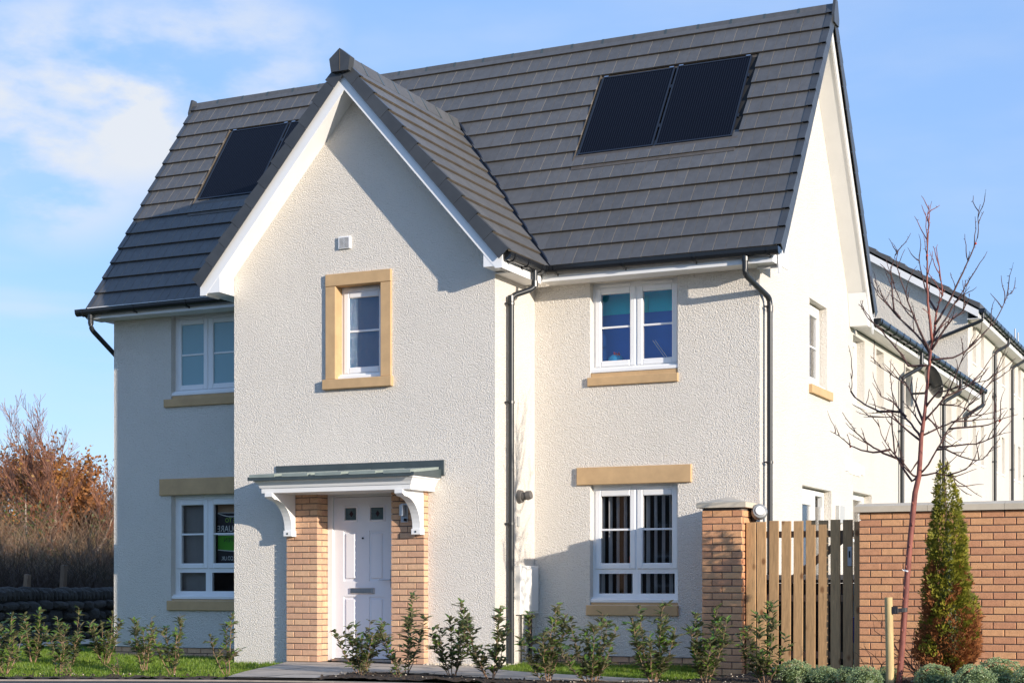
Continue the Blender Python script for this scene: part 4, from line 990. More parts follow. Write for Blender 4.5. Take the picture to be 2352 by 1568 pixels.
for i in range(5):
    a = WX0-0.05+i*0.76; mb = MB(); b_ = a+0.757
    mb.add([(a, WY-0.045, 1.687), (b_, WY-0.045, 1.687), (b_, WY+0.27, 1.687), (a, WY+0.27, 1.687), (a, WY-0.045, 1.748), (b_, WY-0.045, 1.748), (b_, WY+0.27, 1.748), (a, WY+0.27, 1.748), (a+(0.04 if i == 0 else 0), WY+0.06, 1.78), (b_, WY+0.06, 1.78), (b_, WY+0.165, 1.78), (a+(0.04 if i == 0 else 0), WY+0.165, 1.78)],
           [(3, 2, 1, 0), (0, 1, 5, 4), (1, 2, 6, 5), (2, 3, 7, 6), (3, 0, 4, 7), (4, 5, 9, 8), (5, 6, 10, 9), (6, 7, 11, 10), (7, 4, 8, 11), (8, 9, 10, 11)])
    mb.build('coping_stone', M['cope'], gw)

GY = -0.075
gate = thing('timber_gate', (3.75, GY, 0.02), 'pale timber picket gate with vertical boards between the brick pillar and wall', 'gate')
gx = 3.187; pitch = 0.1343
for i in range(8):
    w_ = 0.1025; a = gx+i*pitch+random.uniform(-0.002, 0.002); mb = MB(); mb.cbox(-w_/2, w_/2, 0, 0.021, 0, 1.575+random.uniform(-0.006, 0.006), 0.003)
    if i == 7: w_ = 0.075
    mb.build('slat', M['wood'], gate, M=Matrix.Translation((a+0.05, GY, 0.045)) @ Matrix.Rotation(random.uniform(-0.004, 0.004), 4, 'Y'))
for z in (1.44, 0.755, 0.15):
    mb = MB(); mb.box(0, 1.04, 0, 0.045, 0, 0.07); mb.build('rail', M['wood_dark'], gate, M=Matrix.Translation((gx, GY+0.024, z)))
mb = MB(); mb.box(0, 1.18, 0, 0.04, -0.035, 0.035); mb.build('brace', M['wood_dark'], gate, M=Matrix.Translation((gx+0.03, GY+0.026, 0.72)) @ Matrix.Rotation(-0.66, 4, 'Y'))
mb = MB(); mb.cbox(4.175, 4.222, GY-0.008, GY, 1.13, 1.335, 0.003); lt = mb.build('latch_plate', M['chrome'], gate)
mb = MB(); mb.box(4.192, 4.205, GY-0.02, GY-0.008, 1.22, 1.29); mb.build('latch_handle', M['dark'], gate)
for x, lab in ((3.068, 'pale square gate post standing against the brick pillar'), (4.247, 'shaded square gate post standing against the end of the garden wall')):
    g = thing('gate_post', (x+0.04, GY+0.04, 0), lab, 'gate post', 'posts either side of the timber gate'); mb = MB(); mb.cbox(-0.0, 0.105 if x < 4 else 0.082, 0, 0.09, -0.1, 1.61 if x < 4 else 1.60, 0.004); mb.build('post', M['wood'], g, M=Matrix.Translation((x, GY-0.01, 0)))
# floodlight on the far side of the pillar
t = thing('security_light', (3.2, 0.3, 1.7), 'grey round security light fixed beside the top of the gate pillar', 'light')
mb = MB(); mb.cbox(3.056, 3.12, 0.14, 0.27, 1.62, 1.81, 0.01); mb.build('back_plate', M['pipe'], t)
mb = MB(); mb.lathe((0, 0, 0), [(0.07, 0), (0.085, 0.03), (0.09, 0.07), (0.075, 0.10), (0.02, 0.115)], 18)
auto_smooth(mb.build('lamp_head', M['lamp_grey'], t, M=Matrix.Translation((3.14, 0.14, 1.715)) @ Matrix.Rotation(R(75), 4, 'X') @ Matrix.Rotation(R(25), 4, 'Y')))
mb = MB(); mb.lathe((0, 0, 0), [(0.045, 0.112), (0.05, 0.118), (0.03, 0.124)], 16); mb.build('lens', M['blind2'], t, M=Matrix.Translation((3.14, 0.14, 1.715)) @ Matrix.Rotation(R(75), 4, 'X') @ Matrix.Rotation(R(25), 4, 'Y'))
# bins behind the gate
def wheelie(x, y, rz, lab):
    b = thing('wheelie_bin', (x, y, 0), lab, 'bin', 'bins behind the timber gate'); T = Matrix.Translation((x, y, 0)) @ Matrix.Rotation(rz, 4, 'Z')
    mb = MB(); mb.add([(-0.21, -0.24, 0.04), (0.21, -0.24, 0.04), (0.21, 0.2, 0.04), (-0.21, 0.2, 0.04), (-0.28, -0.33, 0.95), (0.28, -0.33, 0.95), (0.28, 0.28, 0.95), (-0.28, 0.28, 0.95)], [(3, 2, 1, 0), (0, 1, 5, 4), (1, 2, 6, 5), (2, 3, 7, 6), (3, 0, 4, 7), (4, 5, 6, 7)]); mb.build('body', M['bin'], b, M=T)
    mb = MB(); mb.prism([(-0.35, 0.955), (0.32, 0.955), (0.32, 1.01), (0.1, 1.05), (-0.2, 1.04), (-0.35, 0.99)], 'x', -0.30, 0.30); mb.build('lid', M['bin'], b, M=T)
    for s in (-0.22, 0.19):
        mb = MB(); mb.tube([(s, 0.27, 0.1), (s+0.04, 0.27, 0.1)], 0.1, 14); mb.build('wheel', M['rubber'], b, M=T)
wheelie(3.22, 0.95, 0.1, 'dark brown wheelie bin behind the hinge side of the timber gate'); wheelie(3.80, 1.0, -0.06, 'dark brown wheelie bin behind the middle of the timber gate')
t = thing('bucket', (4.2, 0.35, 0), 'bright blue bucket glimpsed through the gap at the latch side of the gate', 'bucket'); mb = MB(); mb.lathe((4.17, 0.6, 0.30), [(0.10, 0), (0.135, 0.26), (0.145, 0.265), (0.145, 0.28)], 16); mb.build('tub', M['blue'], t)
t = thing('back_fence', (4.5, 9.0, 0), 'orange brown board fence in the back garden beyond the gate', 'fence')
for i in range(22):
    mb = MB(); mb.cbox(0, 0.14, 0, 0.02, 0, 1.25, 0.003); mb.build('board', M['wood_dark'], t, M=Matrix.Translation((2.95+i*0.15, 9.0, 0)))

# ================================================================== TERRACE HOUSES BEHIND
def far_window(parent, y0, y1, z0, z1, rec=0.12, sill=True):
    f = MB(mpx); q = 0.09
    for a, b, c_, d_ in ((y0, y0+q, z0, z1), (y1-q, y1, z0, z1), (y0+q, y1-q, z0, z0+q), (y0+q, y1-q, z1-q, z1), (y0+q, y1-q, (z0+z1)/2-0.02, (z0+z1)/2+0.02)): f.box(a, b, rec, rec+0.06, c_, d_)
    w_ = f.build('window', M['white'], parent); g = MB(mpx); g.box(y0+q, y1-q, rec+0.03, rec+0.035, z0+q, z1-q); g.build('pane', M['glass'], w_)
    b = MB(mpx); b.box(y0, y1, rec+0.25, rec+0.3, z0, z1); b.build('curtain', M['blind2'], w_)
    if sill: s = MB(mpx); s.cbox(y0-0.03, y1+0.03, -0.02, rec-0.01, z0-0.045, z0-0.003, 0.005); s.build('window_sill', M['white_matt'], w_)
t1 = thing('terrace_house', (2.0, 10.5, 0), 'low cream terrace house with dark gutter adjoining the back of the white house', 'house')
T1Y0, T1Y1 = BACK+0.002, 15.58
wins1 = [(5.80, 6.52, 3.54, 4.50), (7.32, 7.84, 3.60, 4.50), (9.5, 9.95, 3.6, 4.5), (13.2, 13.75, 3.70, 4.50), (14.3, 14.85, 3.70, 4.50)]
low1 = [(5.80, 7.0, 0.9, 2.27)]
def side_block(parent, y0, y1, z1, holes, name='wall'):
    w_ = MB(mpx); wall_boxes(w_, y0, y1, -0.2, z1, 0, 0.25, holes); return w_.build(name, M['render_far'], parent)
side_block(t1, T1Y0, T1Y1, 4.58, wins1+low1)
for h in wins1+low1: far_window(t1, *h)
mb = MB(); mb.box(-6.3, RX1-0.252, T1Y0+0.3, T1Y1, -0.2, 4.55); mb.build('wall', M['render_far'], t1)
mb = MB(); mb.prism([(3.08, 4.72), (-1.8, 6.1), (-6.6, 4.72), (-6.6, 4.62), (3.08, 4.62)], 'y', T1Y0+0.35, T1Y1-0.01); mb.build('roof', M['tile'], t1)
mb = MB(); mb.box(3.085, 3.105, T1Y0+0.2, T1Y1-0.01, 4.60, 4.76); mb.build('fascia', M['white'], t1)
mb = MB(); mb.box(RX1+0.002, 3.085, T1Y0+0.2, T1Y1-0.01, 4.595, 4.612); mb.build('soffit', M['white_matt'], t1)
gutter(t1, (3.165, 6.0, 4.74), (3.165, 15.75, 4.80), (1, 0, 0), nb=20)
for y in (8.93, 12.61): downpipe(t1, [(3.165, y+0.35, 4.68), (3.165, y+0.35, 4.45), (RX1+0.06, y, 4.25), (RX1+0.06, y, 0)], (3.4, 2.2), (1, 0, 0))
downpipe(t1, [(3.165, 15.55, 4.72), (3.165, 15.55, 4.48), (RX1+0.06, 14.95, 4.22), (RX1+0.06, 14.95, 4.0)], (), (1, 0, 0))
mb = MB(mpx); mb.cbox(5.78, 5.96, -0.018, 0, 2.50, 2.68, 0.004); mb.cbox(6.0, 6.2, -0.018, 0, 2.5, 2.68, 0.004); mb.cbox(6.3, 6.44, -0.018, 0, 2.53, 2.66, 0.004); mb.build('wall_vent', M['box_white'], t1)
ds = thing('satellite_dish', (2.95, 9.9, 4.2), 'grey satellite dish on an arm on the terrace house wall', 'dish')
T = Matrix.Translation((3.22, 9.75, 4.25)) @ Matrix.Rotation(R(-60), 4, 'X') @ Matrix.Rotation(R(50), 4, 'Y')
mb = MB(); mb.lathe((0, 0, 0), [(0.02, 0), (0.18, 0.02), (0.28, 0.055), (0.285, 0.06), (0.28, 0.065), (0.02, 0.012)], 22); auto_smooth(mb.build('reflector', M['pipe'], ds, M=T))
mb = MB(); mb.tube([(2.87, 9.9, 4.1), (3.1, 9.9, 4.1), (3.2, 9.78, 4.23)], 0.02, 8); mb.build('arm', M['pipe'], ds)
mb = MB(); mb.tube([(3.22, 9.75, 4.12), (3.45, 9.5, 4.15)], 0.012, 6); mb.build('feed_arm', M['pipe'], ds)

t2 = thing('terrace_house', (2.0, 30, 0), 'tall cream terrace block with a buff gable end rising behind the low terrace', 'house')
T2Y0, T2Y1 = 15.6, 46.0; EZ2 = 6.40; sl2 = (7.66-6.40)/(3.10-1.02)
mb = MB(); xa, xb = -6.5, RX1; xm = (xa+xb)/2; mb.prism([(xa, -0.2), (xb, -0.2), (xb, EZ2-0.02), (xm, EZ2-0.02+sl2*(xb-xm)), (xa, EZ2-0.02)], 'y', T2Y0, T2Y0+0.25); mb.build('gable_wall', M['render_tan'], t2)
rows2 = []
for y in (16.17, 17.2, 19.1, 20.15, 21.85, 22.8, 24.9, 25.9, 28, 29, 31.2, 32.2): rows2 += [(y, y+0.42, 3.43, 4.25), (y, y+0.42, 5.43, 6.18)]
side_block(t2, T2Y0+0.252, T2Y1, EZ2-0.05, rows2)
for h in rows2: far_window(t2, *h)
mb = MB(); mb.box(xa, xb-0.252, T2Y0+0.252, T2Y1, -0.2, EZ2-0.1); mb.build('wall', M['render_far'], t2)
# roof with stepped courses at the verge
for s in (1, -1):
    n_ = 17; xe2 = xm+s*(3.12-xm); ln = abs(xe2-xm)
    for i in range(n_):
        a, b = i/n_, (i+1)/n_; x0, x1 = xe2+(xm-xe2)*a, xe2+(xm-xe2)*b; z0 = EZ2+0.03+sl2*ln*a; z1 = EZ2+0.03+sl2*ln*b
        mb = MB(); mb.prism([(x0, z0+0.05), (x0, z0-0.06), (x1, z1-0.06), (x1, z1+0.015)], 'y', T2Y0-0.17, T2Y1); mb.build('roof_course', M['tile'], t2)
mb = MB(); mb.prism([(3.09, EZ2-0.06), (xm, EZ2-0.06+sl2*(3.09-xm)), (xm, EZ2-0.20+sl2*(3.09-xm)), (3.09, EZ2-0.20)], 'y', T2Y0-0.15, T2Y0-0.12); mb.build('barge_board', M['white'], t2)
mb = MB(); mb.prism([(3.09, EZ2-0.18), (xm, EZ2-0.18+sl2*(3.09-xm)), (xm, EZ2-0.2+sl2*(3.09-xm)), (3.09, EZ2-0.2)], 'y', T2Y0-0.12, T2Y0); mb.build('soffit', M['white_matt'], t2)
mb = MB(); mb.box(3.085, 3.10, T2Y0-0.12, T2Y1, EZ2-0.22, EZ2-0.05); mb.build('fascia', M['white'], t2)
mb = MB(); mb.box(RX1+0.002, 3.085, T2Y0-0.12, T2Y1, EZ2-0.225, EZ2-0.21); mb.build('soffit', M['white_matt'], t2)
gutter(t2, (3.16, T2Y0-0.15, EZ2-0.03), (3.16, T2Y1, EZ2-0.03), (1, 0, 0), nb=60)
downpipe(t2, [(3.16, T2Y0-0.05, EZ2-0.09), (3.16, T2Y0-0.05, EZ2-0.25), (RX1-0.75, T2Y0-0.06, EZ2-0.62), (RX1-0.75, T2Y0-0.06, 0)], (5.0, 3.2), (0, -1, 0))
for y in (18.74, 21.39, 23.69, 26.7, 30.0): downpipe(t2, [(3.16, y+0.35, EZ2-0.09), (3.16, y+0.35, EZ2-0.25), (RX1+0.06, y, EZ2-0.45), (RX1+0.06, y, 0)], (5.0, 3.6, 2.0), (1, 0, 0))
for x, z, lab in ((2.63, 7.25, 'taller thin metal pole standing on the far terrace roof'), (2.70, 7.15, 'shorter thin metal pole standing on the far terrace roof')):
    p = thing('roof_pole', (x, 24, 6.3), lab, 'pole', 'thin poles on the far terrace roof'); mb = MB(); mb.tube([(x, 24, 6.3), (x, 24, z)], 0.018, 6); mb.build('pole', M['grey_box'], p); mb = MB(); mb.tube([(x-0.03, 24, z-0.25), (x+0.03, 24, z-0.25)], 0.022, 6); mb.build('clip', M['grey_box'], p)

# houses across the road (behind the camera; they show in the lower window panes)
for i, (x0, wdt, hh, lab) in enumerate([(-62, 12, 5.0, 'brown brick house opposite at the far end of the road'), (-47, 13, 5.2, 'brown brick house opposite beside the end house'), (-31, 14, 5.0, 'brown brick house opposite in the middle of the row'), (-14, 15, 5.1, 'brown brick house opposite nearest the corner')]):
    oh = thing('opposite_house', (x0+wdt/2, -38, 0), lab, 'house', 'houses across the road')
    mb = MB(); mb.box(x0, x0+wdt, -46, -38, -0.1, hh); mb.build('wall', M['brick_far'], oh)
    mb = MB(); mb.prism([(-46.3, hh), (-37.7, hh), (-42, hh+2.6)], 'x', x0-0.2, x0+wdt+0.2); mb.build('roof', M['tile'], oh)
    for k in range(4):
        for z in (0.9, 3.2):
            a = x0+1.2+k*(wdt-2.4)/3.4; mb = MB(); mb.box(a, a+1.2, -38.0, -37.95, z, z+1.2); w_ = mb.build('window', M['white'], oh); mb = MB(); mb.box(a+0.08, a+1.12, -37.95, -37.94, z+0.08, z+1.12); mb.build('pane', M['black'], w_)
# ================================================================== GROUND
def sheet(name, poly, z, mat, kind='structure', thick=None):
    mb = MB(); n_ = len(poly); zz = z if callable(z) else (lambda x, y: z)
    v = [(x, y, zz(x, y)) for x, y in poly]
    if thick: mb.prism(poly, 'z', zz(0, 0)-thick, zz(0, 0))
    else: mb.add(v, [tuple(range(n_))])
    return tag(mb.build(name, M[mat], None), kind=kind)
sheet('ground', [(-1500, -400), (1500, -400), (1500, 2500), (-1500, 2500)], -0.16, 'field')
KERB = [(-30.0, -15.5), (-9.0, -6.6), (-4.4, -4.45), (-2.6, -3.62), (-1.42, -3.17), (-0.4, -2.93), (0.68, -2.80), (1.5, -2.86), (3.5, -3.0), (7, -3.4), (20, -5.2)]
sheet('road', KERB[:]+[(20, -40), (-30, -40)], -0.062, 'road')
kb = MB()
for (a, b) in zip(KERB, KERB[1:]):
    a, b = Vector((*a, 0)), Vector((*b, 0)); d = (b-a).normalized(); n_ = Vector((-d.y, d.x, 0))
    q = [a-n_*0.003, b-n_*0.003, b+n_*0.06, a+n_*0.06]
    kb.add([p+Vector((0, 0, -0.15)) for p in q]+[p+Vector((0, 0, -0.048)) for p in q], [(3, 2, 1, 0), (4, 5, 6, 7), (0, 1, 5, 4), (1, 2, 6, 5), (2, 3, 7, 6), (3, 0, 4, 7)])
tag(kb.build('kerb', M['kerb'], None), kind='structure')
inner = [(x-0.02, y+0.06) for x, y in KERB]
sheet('lawn', inner[1:]+[(20, 60), (-9.0, 60)], -0.060, 'grass')
PATHP = [(-1.55, -3.16), (-2.0, -2.2), (-2.45, -0.95), (-2.86, 0.0), (-0.89, 0.0), (-0.86, -0.02), (0.0, -0.02), (0.05, -0.5), (0.95, -1.05), (2.7, -1.75), (2.7, -2.2), (1.40, -2.36), (0.7, -2.05), (0.2, -1.86), (-0.4, -1.75), (-0.75, -1.95), (-0.62, -2.94)]
# the flags: cut the path outline into 0.6 m slabs
def clip2(poly, rect):
    x0, x1, y0, y1 = rect
    for a, b, c_ in ((1, 0, -x0), (-1, 0, x1), (0, 1, -y0), (0, -1, y1)):
        poly = clip(poly, a, b, c_) if poly else poly
    return poly
pth = MB(); 
tri = bmesh.new(); fv = [tri.verts.new((x, y, 0)) for x, y in PATHP]; tri.faces.new(fv); bmesh.ops.triangulate(tri, faces=tri.faces[:])
tris = [[(v.co.x, v.co.y) for v in f.verts] for f in tri.faces]; tri.free()
for t_ in tris: pth.add([(x, y, -0.034) for x, y in t_], [tuple(range(3))])
path = tag(pth.build('path', M['mortar'], None, fix=False), kind='structure')
def inside(p, poly):
    c_ = False; j = len(poly)-1
    for i in range(len(poly)):
        if (poly[i][1] > p[1]) != (poly[j][1] > p[1]) and p[0] < (poly[j][0]-poly[i][0])*(p[1]-poly[i][1])/(poly[j][1]-poly[i][1])+poly[i][0]: c_ = not c_
        j = i
    return c_
for i in range(-6, 7):
    for j in range(-7, 1):
        rc = (i*0.6+0.004, i*0.6+0.596, j*0.6+0.004-0.02, j*0.6+0.596-0.02); mb = MB(); got = False
        for t_ in tris:
            q = clip2(t_, rc)
            if len(q) >= 3:
                got = True; zt = -0.018+((i*7+j*13) % 5)*0.0008
                mb.add([(x, y, zt) for x, y in q], [tuple(range(len(q)))])
        if got: mb.build('slab', M['path'], path, fix=False)
random.seed(11)
# soil bed along the kerb with clods and bark
def bed(name, poly, z):
    xs = [p[0] for p in poly]; ys = [p[1] for p in poly]; mb = MB(); st = 0.06
    nx = int((max(xs)-min(xs))/st)+1; ny = int((max(ys)-min(ys))/st)+1
    for i in range(nx):
        for j in range(ny):
            x, y = min(xs)+i*st, min(ys)+j*st
            if not inside((x+st/2, y+st/2), poly): continue
            h = lambda a, b: z+0.022*mnoise.noise((a*6, b*6, 1))+0.02*mnoise.noise((a*17, b*17, 4))
            mb.add([(x, y, h(x, y)), (x+st, y, h(x+st, y)), (x+st, y+st, h(x+st, y+st)), (x, y+st, h(x, y+st))], [(0, 1, 2, 3)])
    return tag(mb.build(name, M['soil'], None, fix=False), kind='structure')
BED = [(-0.70, -2.88), (-0.78, -2.0), (-0.4, -1.78), (0.2, -1.88), (0.7, -2.07), (1.40, -2.38), (2.7, -2.22), (3.0, -1.2), (3.1, -0.1), (8.2, -0.24), (8.2, -3.4), (3.5, -2.93), (1.5, -2.79), (0.68, -2.73)]
bed('soil_bed', BED, -0.02)
BEDL = [(-9.0, -6.45), (-4.4, -4.37), (-2.6, -3.54), (-1.55, -3.10), (-1.7, -2.85), (-2.7, -3.2), (-4.5, -4.0), (-9.0, -6.1)]
bed('soil_strip', BEDL, -0.04)
def clods(polys, n_, zz, mat, name, smin, smax):
    mb = MB()
    for poly in polys:
        xs = [p[0] for p in poly]; ys = [p[1] for p in poly]
        for _ in range(n_):
            x, y = random.uniform(min(xs), max(xs)), random.uniform(min(ys), max(ys))
            if not inside((x, y), poly): continue
            s = random.uniform(smin, smax); a = random.uniform(0, 6.3); z = zz+random.uniform(-0.005, 0.015)
            v = [(x+s*math.cos(a+k*2.1)*random.uniform(.6, 1.2), y+s*math.sin(a+k*2.1)*random.uniform(.6, 1.2), z) for k in range(3)]+[(x, y, z+s*random.uniform(0.5, 1.1))]
            mb.add(v, [(0, 1, 3), (1, 2, 3), (2, 0, 3)])
    return tag(mb.build(name, M[mat], None, fix=False), 'scattered %s over the planted beds' % name.replace('_', ' '), name.replace('_', ' '), kind='stuff')
clods([BED, BEDL], 2600, -0.02, 'soil', 'soil_crumbs', 0.008, 0.025)
clods([BED, BEDL], 420, -0.01, 'cope', 'stone_chips', 0.006, 0.014)
# pebble strip along the wall foot
clods([[(-0.86, -0.16), (0.12, -0.16), (0.12, -0.01), (-0.86, -0.01)]], 900, -0.02, 'cope', 'pebble_edging', 0.010, 0.022)
# grass blades
def grass(name, poly, n_, h0, h1, z, excl=(), label=None):
    xs = [p[0] for p in poly]; ys = [p[1] for p in poly]; v = []; f = []; c_ = 0
    while c_ < n_:
        x, y = random.uniform(min(xs), max(xs)), random.uniform(min(ys), max(ys))
        if not inside((x, y), poly) or any(inside((x, y), e) for e in excl): continue
        c_ += 1; h = random.uniform(h0, h1)*(0.75+0.5*mnoise.noise((x*2.3, y*2.3, 0))); a = random.uniform(0, 6.28); w_ = random.uniform(0.003, 0.006)
        lx, ly = math.cos(a)*w_, math.sin(a)*w_; b = random.uniform(0, 6.28); t_ = random.uniform(0.1, 0.7)*h; dx, dy = math.cos(b)*t_, math.sin(b)*t_
        i = len(v); v += [(x-lx, y-ly, z), (x+lx, y+ly, z), (x+lx*.7+dx*.4, y+ly*.7+dy*.4, z+h*.6), (x-lx*.7+dx*.4, y-ly*.7+dy*.4, z+h*.6), (x+dx, y+dy, z+h)]
        f += [(i, i+1, i+2, i+3), (i+3, i+2, i+4)]
    me = bpy.data.meshes.new(name); me.from_pydata(v, [], f); me.materials.append(M['grass_blade']); me.update()
    return tag(put(bpy.data.objects.new(name, me)), label, 'grass', kind='stuff')
LAWNL = [(-9.5, -6.2), (-4.4, -4.1), (-2.6, -3.25), (-1.75, -2.75), (-2.0, -2.2), (-2.45, -0.95), (-2.88, -0.05), (GX0, -0.03), (GX0-0.03, A-0.02), (LX0-0.05, A-0.02), (LX0-0.3, 3), (-10.8, 3), (-10.8, -4)]
grass('grass', LAWNL, 70000, 0.03, 0.075, -0.06, (), 'short green lawn in front of the left wing')
LAWNR = [(0.02, A-0.02), (2.66, A-0.02), (2.58, -0.25), (2.9, -1.1), (2.72, -1.72), (0.95, -1.02), (0.06, -0.47)]
grass('grass', LAWNR, 26000, 0.03, 0.08, -0.06, (), 'strip of bright lawn under the lower right window')

# ================================================================== SHRUBS
def leaf(v, f, p, d, up, ln, wd):
    d = d.normalized(); s = d.cross(up)
    if s.length < 1e-3: s = Vector((1, 0, 0))
    s.normalize(); n_ = s.cross(d)
    i = len(v); cur = random.uniform(-0.25, 0.15)
    P = lambda t, w_, z: p+d*(ln*t)+s*(wd*w_)+n_*(ln*z)
    v += [P(0, 0, 0), P(.33, -.5, .10), P(.38, 0, .0+cur*.15), P(.33, .5, .10), P(.7, -.40, .08+cur*.5), P(.7, 0, cur*.4), P(.7, .40, .08+cur*.5), P(1, 0, cur)]
    f += [tuple(i+q for q in g) for g in ((0, 2, 1), (0, 3, 2), (1, 2, 5, 4), (2, 3, 6, 5), (4, 5, 7), (5, 6, 7))]
def pyd(name, v, f, mat, parent, smooth=False):
    me = bpy.data.meshes.new(name); me.from_pydata([tuple(p) for p in v], [], f)
    for m_ in (mat if isinstance(mat, list) else [mat]): me.materials.append(m_)
    if smooth: me.polygons.foreach_set('use_smooth', [True]*len(me.polygons))
    me.update(); return put(bpy.data.objects.new(name, me), parent)
def shrub(x, y, h, w_, nst, label, dens=1.0, lean=0.0, lsz=1.0):
    t = thing('shrub', (x, y, -0.03), label, 'shrub', 'evergreen shrubs planted along the kerb')
    st = MB(); v = []; f = []
    for k in range(nst):
        a = 2*math.pi*(k+random.random()*0.7)/nst; hh = h*random.uniform(0.65, 1.0) if k else h; rr = w_*0.5*random.uniform(0.35, 1.0) if k else w_*0.12
        b = Vector((x+math.cos(a)*0.025, y+math.sin(a)*0.025, -0.05)); e = Vector((x+math.cos(a)*rr+lean*hh, y+math.sin(a)*rr*0.8, hh*(1-0.25*(rr/(w_*0.5))**2)))
        m_ = (b+e)/2+Vector((math.cos(a)*rr*0.22, math.sin(a)*rr*0.2, -0.02)); pts = [b*(1-q)**2+m_*2*q*(1-q)+e*q*q for q in [i/9 for i in range(10)]]
        pts = [p+Vector((random.uniform(-.008, .008), random.uniform(-.008, .008), 0)) if 0 < i < 9 else p for i, p in enumerate(pts)]
        st.tube(pts, [0.006-0.0045*i/9 for i in range(10)], 5)
        stems = [(pts, 1.0)]
        for q in range(int(4+hh*6)):
            i0 = random.randint(2, 8); p0 = pts[i0]; a2 = random.uniform(0, 6.28); l2 = random.uniform(0.07, 0.2)*(1.15-i0/12); e2 = p0+Vector((math.cos(a2)*l2*.8, math.sin(a2)*l2*.8, l2*random.uniform(0.3, 0.9)))
            pp = [p0+(e2-p0)*(j/4)+Vector((0, 0, 0.01*math.sin(j/4*3.1))) for j in range(5)]; st.tube(pp, [0.0032, 0.0028, 0.0024, 0.0018, 0.001], 4); stems.append((pp, 0.9))
        for pp, sc in stems:
            L_ = sum((pp[i+1]-pp[i]).length for i in range(len(pp)-1)); cnt = int(L_/0.0150*dens)
            for q in range(cnt):
                tt = random.uniform(0.12 if len(pp) > 5 else 0.15, 1.0)*(len(pp)-1); i0 = min(int(tt), len(pp)-2); p = pp[i0].lerp(pp[i0+1], tt-i0); ax = (pp[i0+1]-pp[i0]).normalized()
                a3 = random.uniform(0, 6.28); d = Vector((math.cos(a3), math.sin(a3), random.uniform(-0.25, 0.5)))+ax*0.45
                leaf(v, f, p, d, Vector((random.uniform(-.3, .3), random.uniform(-.3, .3), 1)), random.uniform(0.055, 0.098)*sc*lsz, random.uniform(0.026, 0.040)*lsz)
    st.build('stems', M['stem'], t, fix=False); tag(pyd('leaves', v, f, M['leaf'], t), kind='stuff')
random.seed(21)
SH = [(-4.30, -3.42, .62, .55, 5, 'evergreen shrub at the far left edge of the frame nearest the road', .8),
      (-3.95, -2.95, .42, .35, 3, 'low sparse shrub in dappled sun just right of the leftmost shrub', .6),
      (-5.75, -1.35, .62, .55, 5, 'shaded dark shrub before the stone wall, leftmost of the shaded clump', .9),
      (-5.20, -1.30, .66, .6, 5, 'shaded dark shrub in the middle of the clump before the stone wall', .9),
      (-4.75, -1.20, .58, .55, 5, 'shaded dark shrub nearest the left corner of the house', .9),
      (-3.40, -2.15, .58, .5, 4, 'sunlit bronze stemmed shrub below the left part of the lower left window', .75),
      (-2.55, -2.75, .62, .5, 4, 'sunlit bronze stemmed shrub below the right part of the lower left window', .75),
      (-2.10, -2.40, .64, .36, 2, 'thin two stemmed shrub at the left edge of the projecting gable', .6),
      (-0.65, -1.97, .55, .58, 6, 'dense rounded shrub in front of the left half of the front door', 1.0),
      (-0.17, -1.87, .86, .5, 4, 'tall open shrub in front of the right brick pier of the door', .75),
      (0.48, -2.0, .78, .55, 5, 'tall shrub against the sunlit gable right of the door', .85),
      (1.10, -2.36, .74, .55, 5, 'shrub with orange lower leaves in front of the grey downpipe', .9),
      (1.78, -2.51, .76, .55, 6, 'bushy dark shrub in front of the cream meter box', 1.0),
      (2.22, -2.41, .66, .58, 6, 'dark shrub below the left end of the lower right window sill', .95),
      (2.75, -2.15, .80, .55, 6, 'tall shrub covering the right end of the lower right window sill', .95),
      (3.25, -2.01, .72, .52, 6, 'bushy shrub in front of the brick gate pillar', 1.0),
      (3.80, -1.85, .80, .45, 5, 'open shrub in front of the timber gate', .8)]
for s in SH: shrub(s[0], s[1], s[2], s[3]*1.45, s[4]+1, s[5], dens=s[6]*0.98, lsz=1.12)
# small seedlings at the kerb
for i, (x, y) in enumerate([(-4.15, -3.9), (-3.3, -3.55), (-2.95, -3.2), (0.1, -2.5), (-0.4, -2.3)]):
    shrub(x, y, 0.12, 0.12, 2, ['tiny seedling at the kerb below the leftmost shrub', 'tiny seedling at the kerb in front of the shaded clump', 'tiny seedling at the kerb below the left window', 'tiny seedling on bare soil right of the door shrubs', 'tiny seedling on bare soil before the door'][i], 0.8, lsz=0.6)
# hebes: low grey green domes of small leaf tufts
def hebe_mesh(seed):
    random.seed(seed); v = []; f = []
    for _ in range(850):
        a = random.uniform(0, 6.28); ph = math.acos(random.uniform(0.0, 1)); d = Vector((math.sin(ph)*math.cos(a), math.sin(ph)*math.sin(a), math.cos(ph)*0.9))
        r_ = 1+0.12*mnoise.noise(d*2.2+Vector((seed, 0, 0))); p = d*r_*random.uniform(0.84, 1.0)
        for k in range(6):
            b = random.uniform(0, 6.28); dd = d*0.7+Vector((math.cos(b), math.sin(b), random.uniform(-.3, .7)))*0.75
            s = dd.cross(Vector((random.uniform(-1, 1), random.uniform(-1, 1), 1))).normalized()*0.020; dd = dd.normalized()*0.070; i = len(v)
            v += [p, p+dd*.5+s, p+dd, p+dd*.5-s]; f.append((i, i+1, i+2, i+3))
    me = bpy.data.meshes.new('foliage'); me.from_pydata([tuple(q) for q in v], [], f); me.materials.append(M['hebe']); me.update(); return me
HM = [hebe_mesh(3), hebe_mesh(8), hebe_mesh(14)]
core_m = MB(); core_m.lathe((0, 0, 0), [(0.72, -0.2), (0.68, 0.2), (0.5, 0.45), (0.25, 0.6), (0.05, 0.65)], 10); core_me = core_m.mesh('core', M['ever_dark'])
random.seed(5)
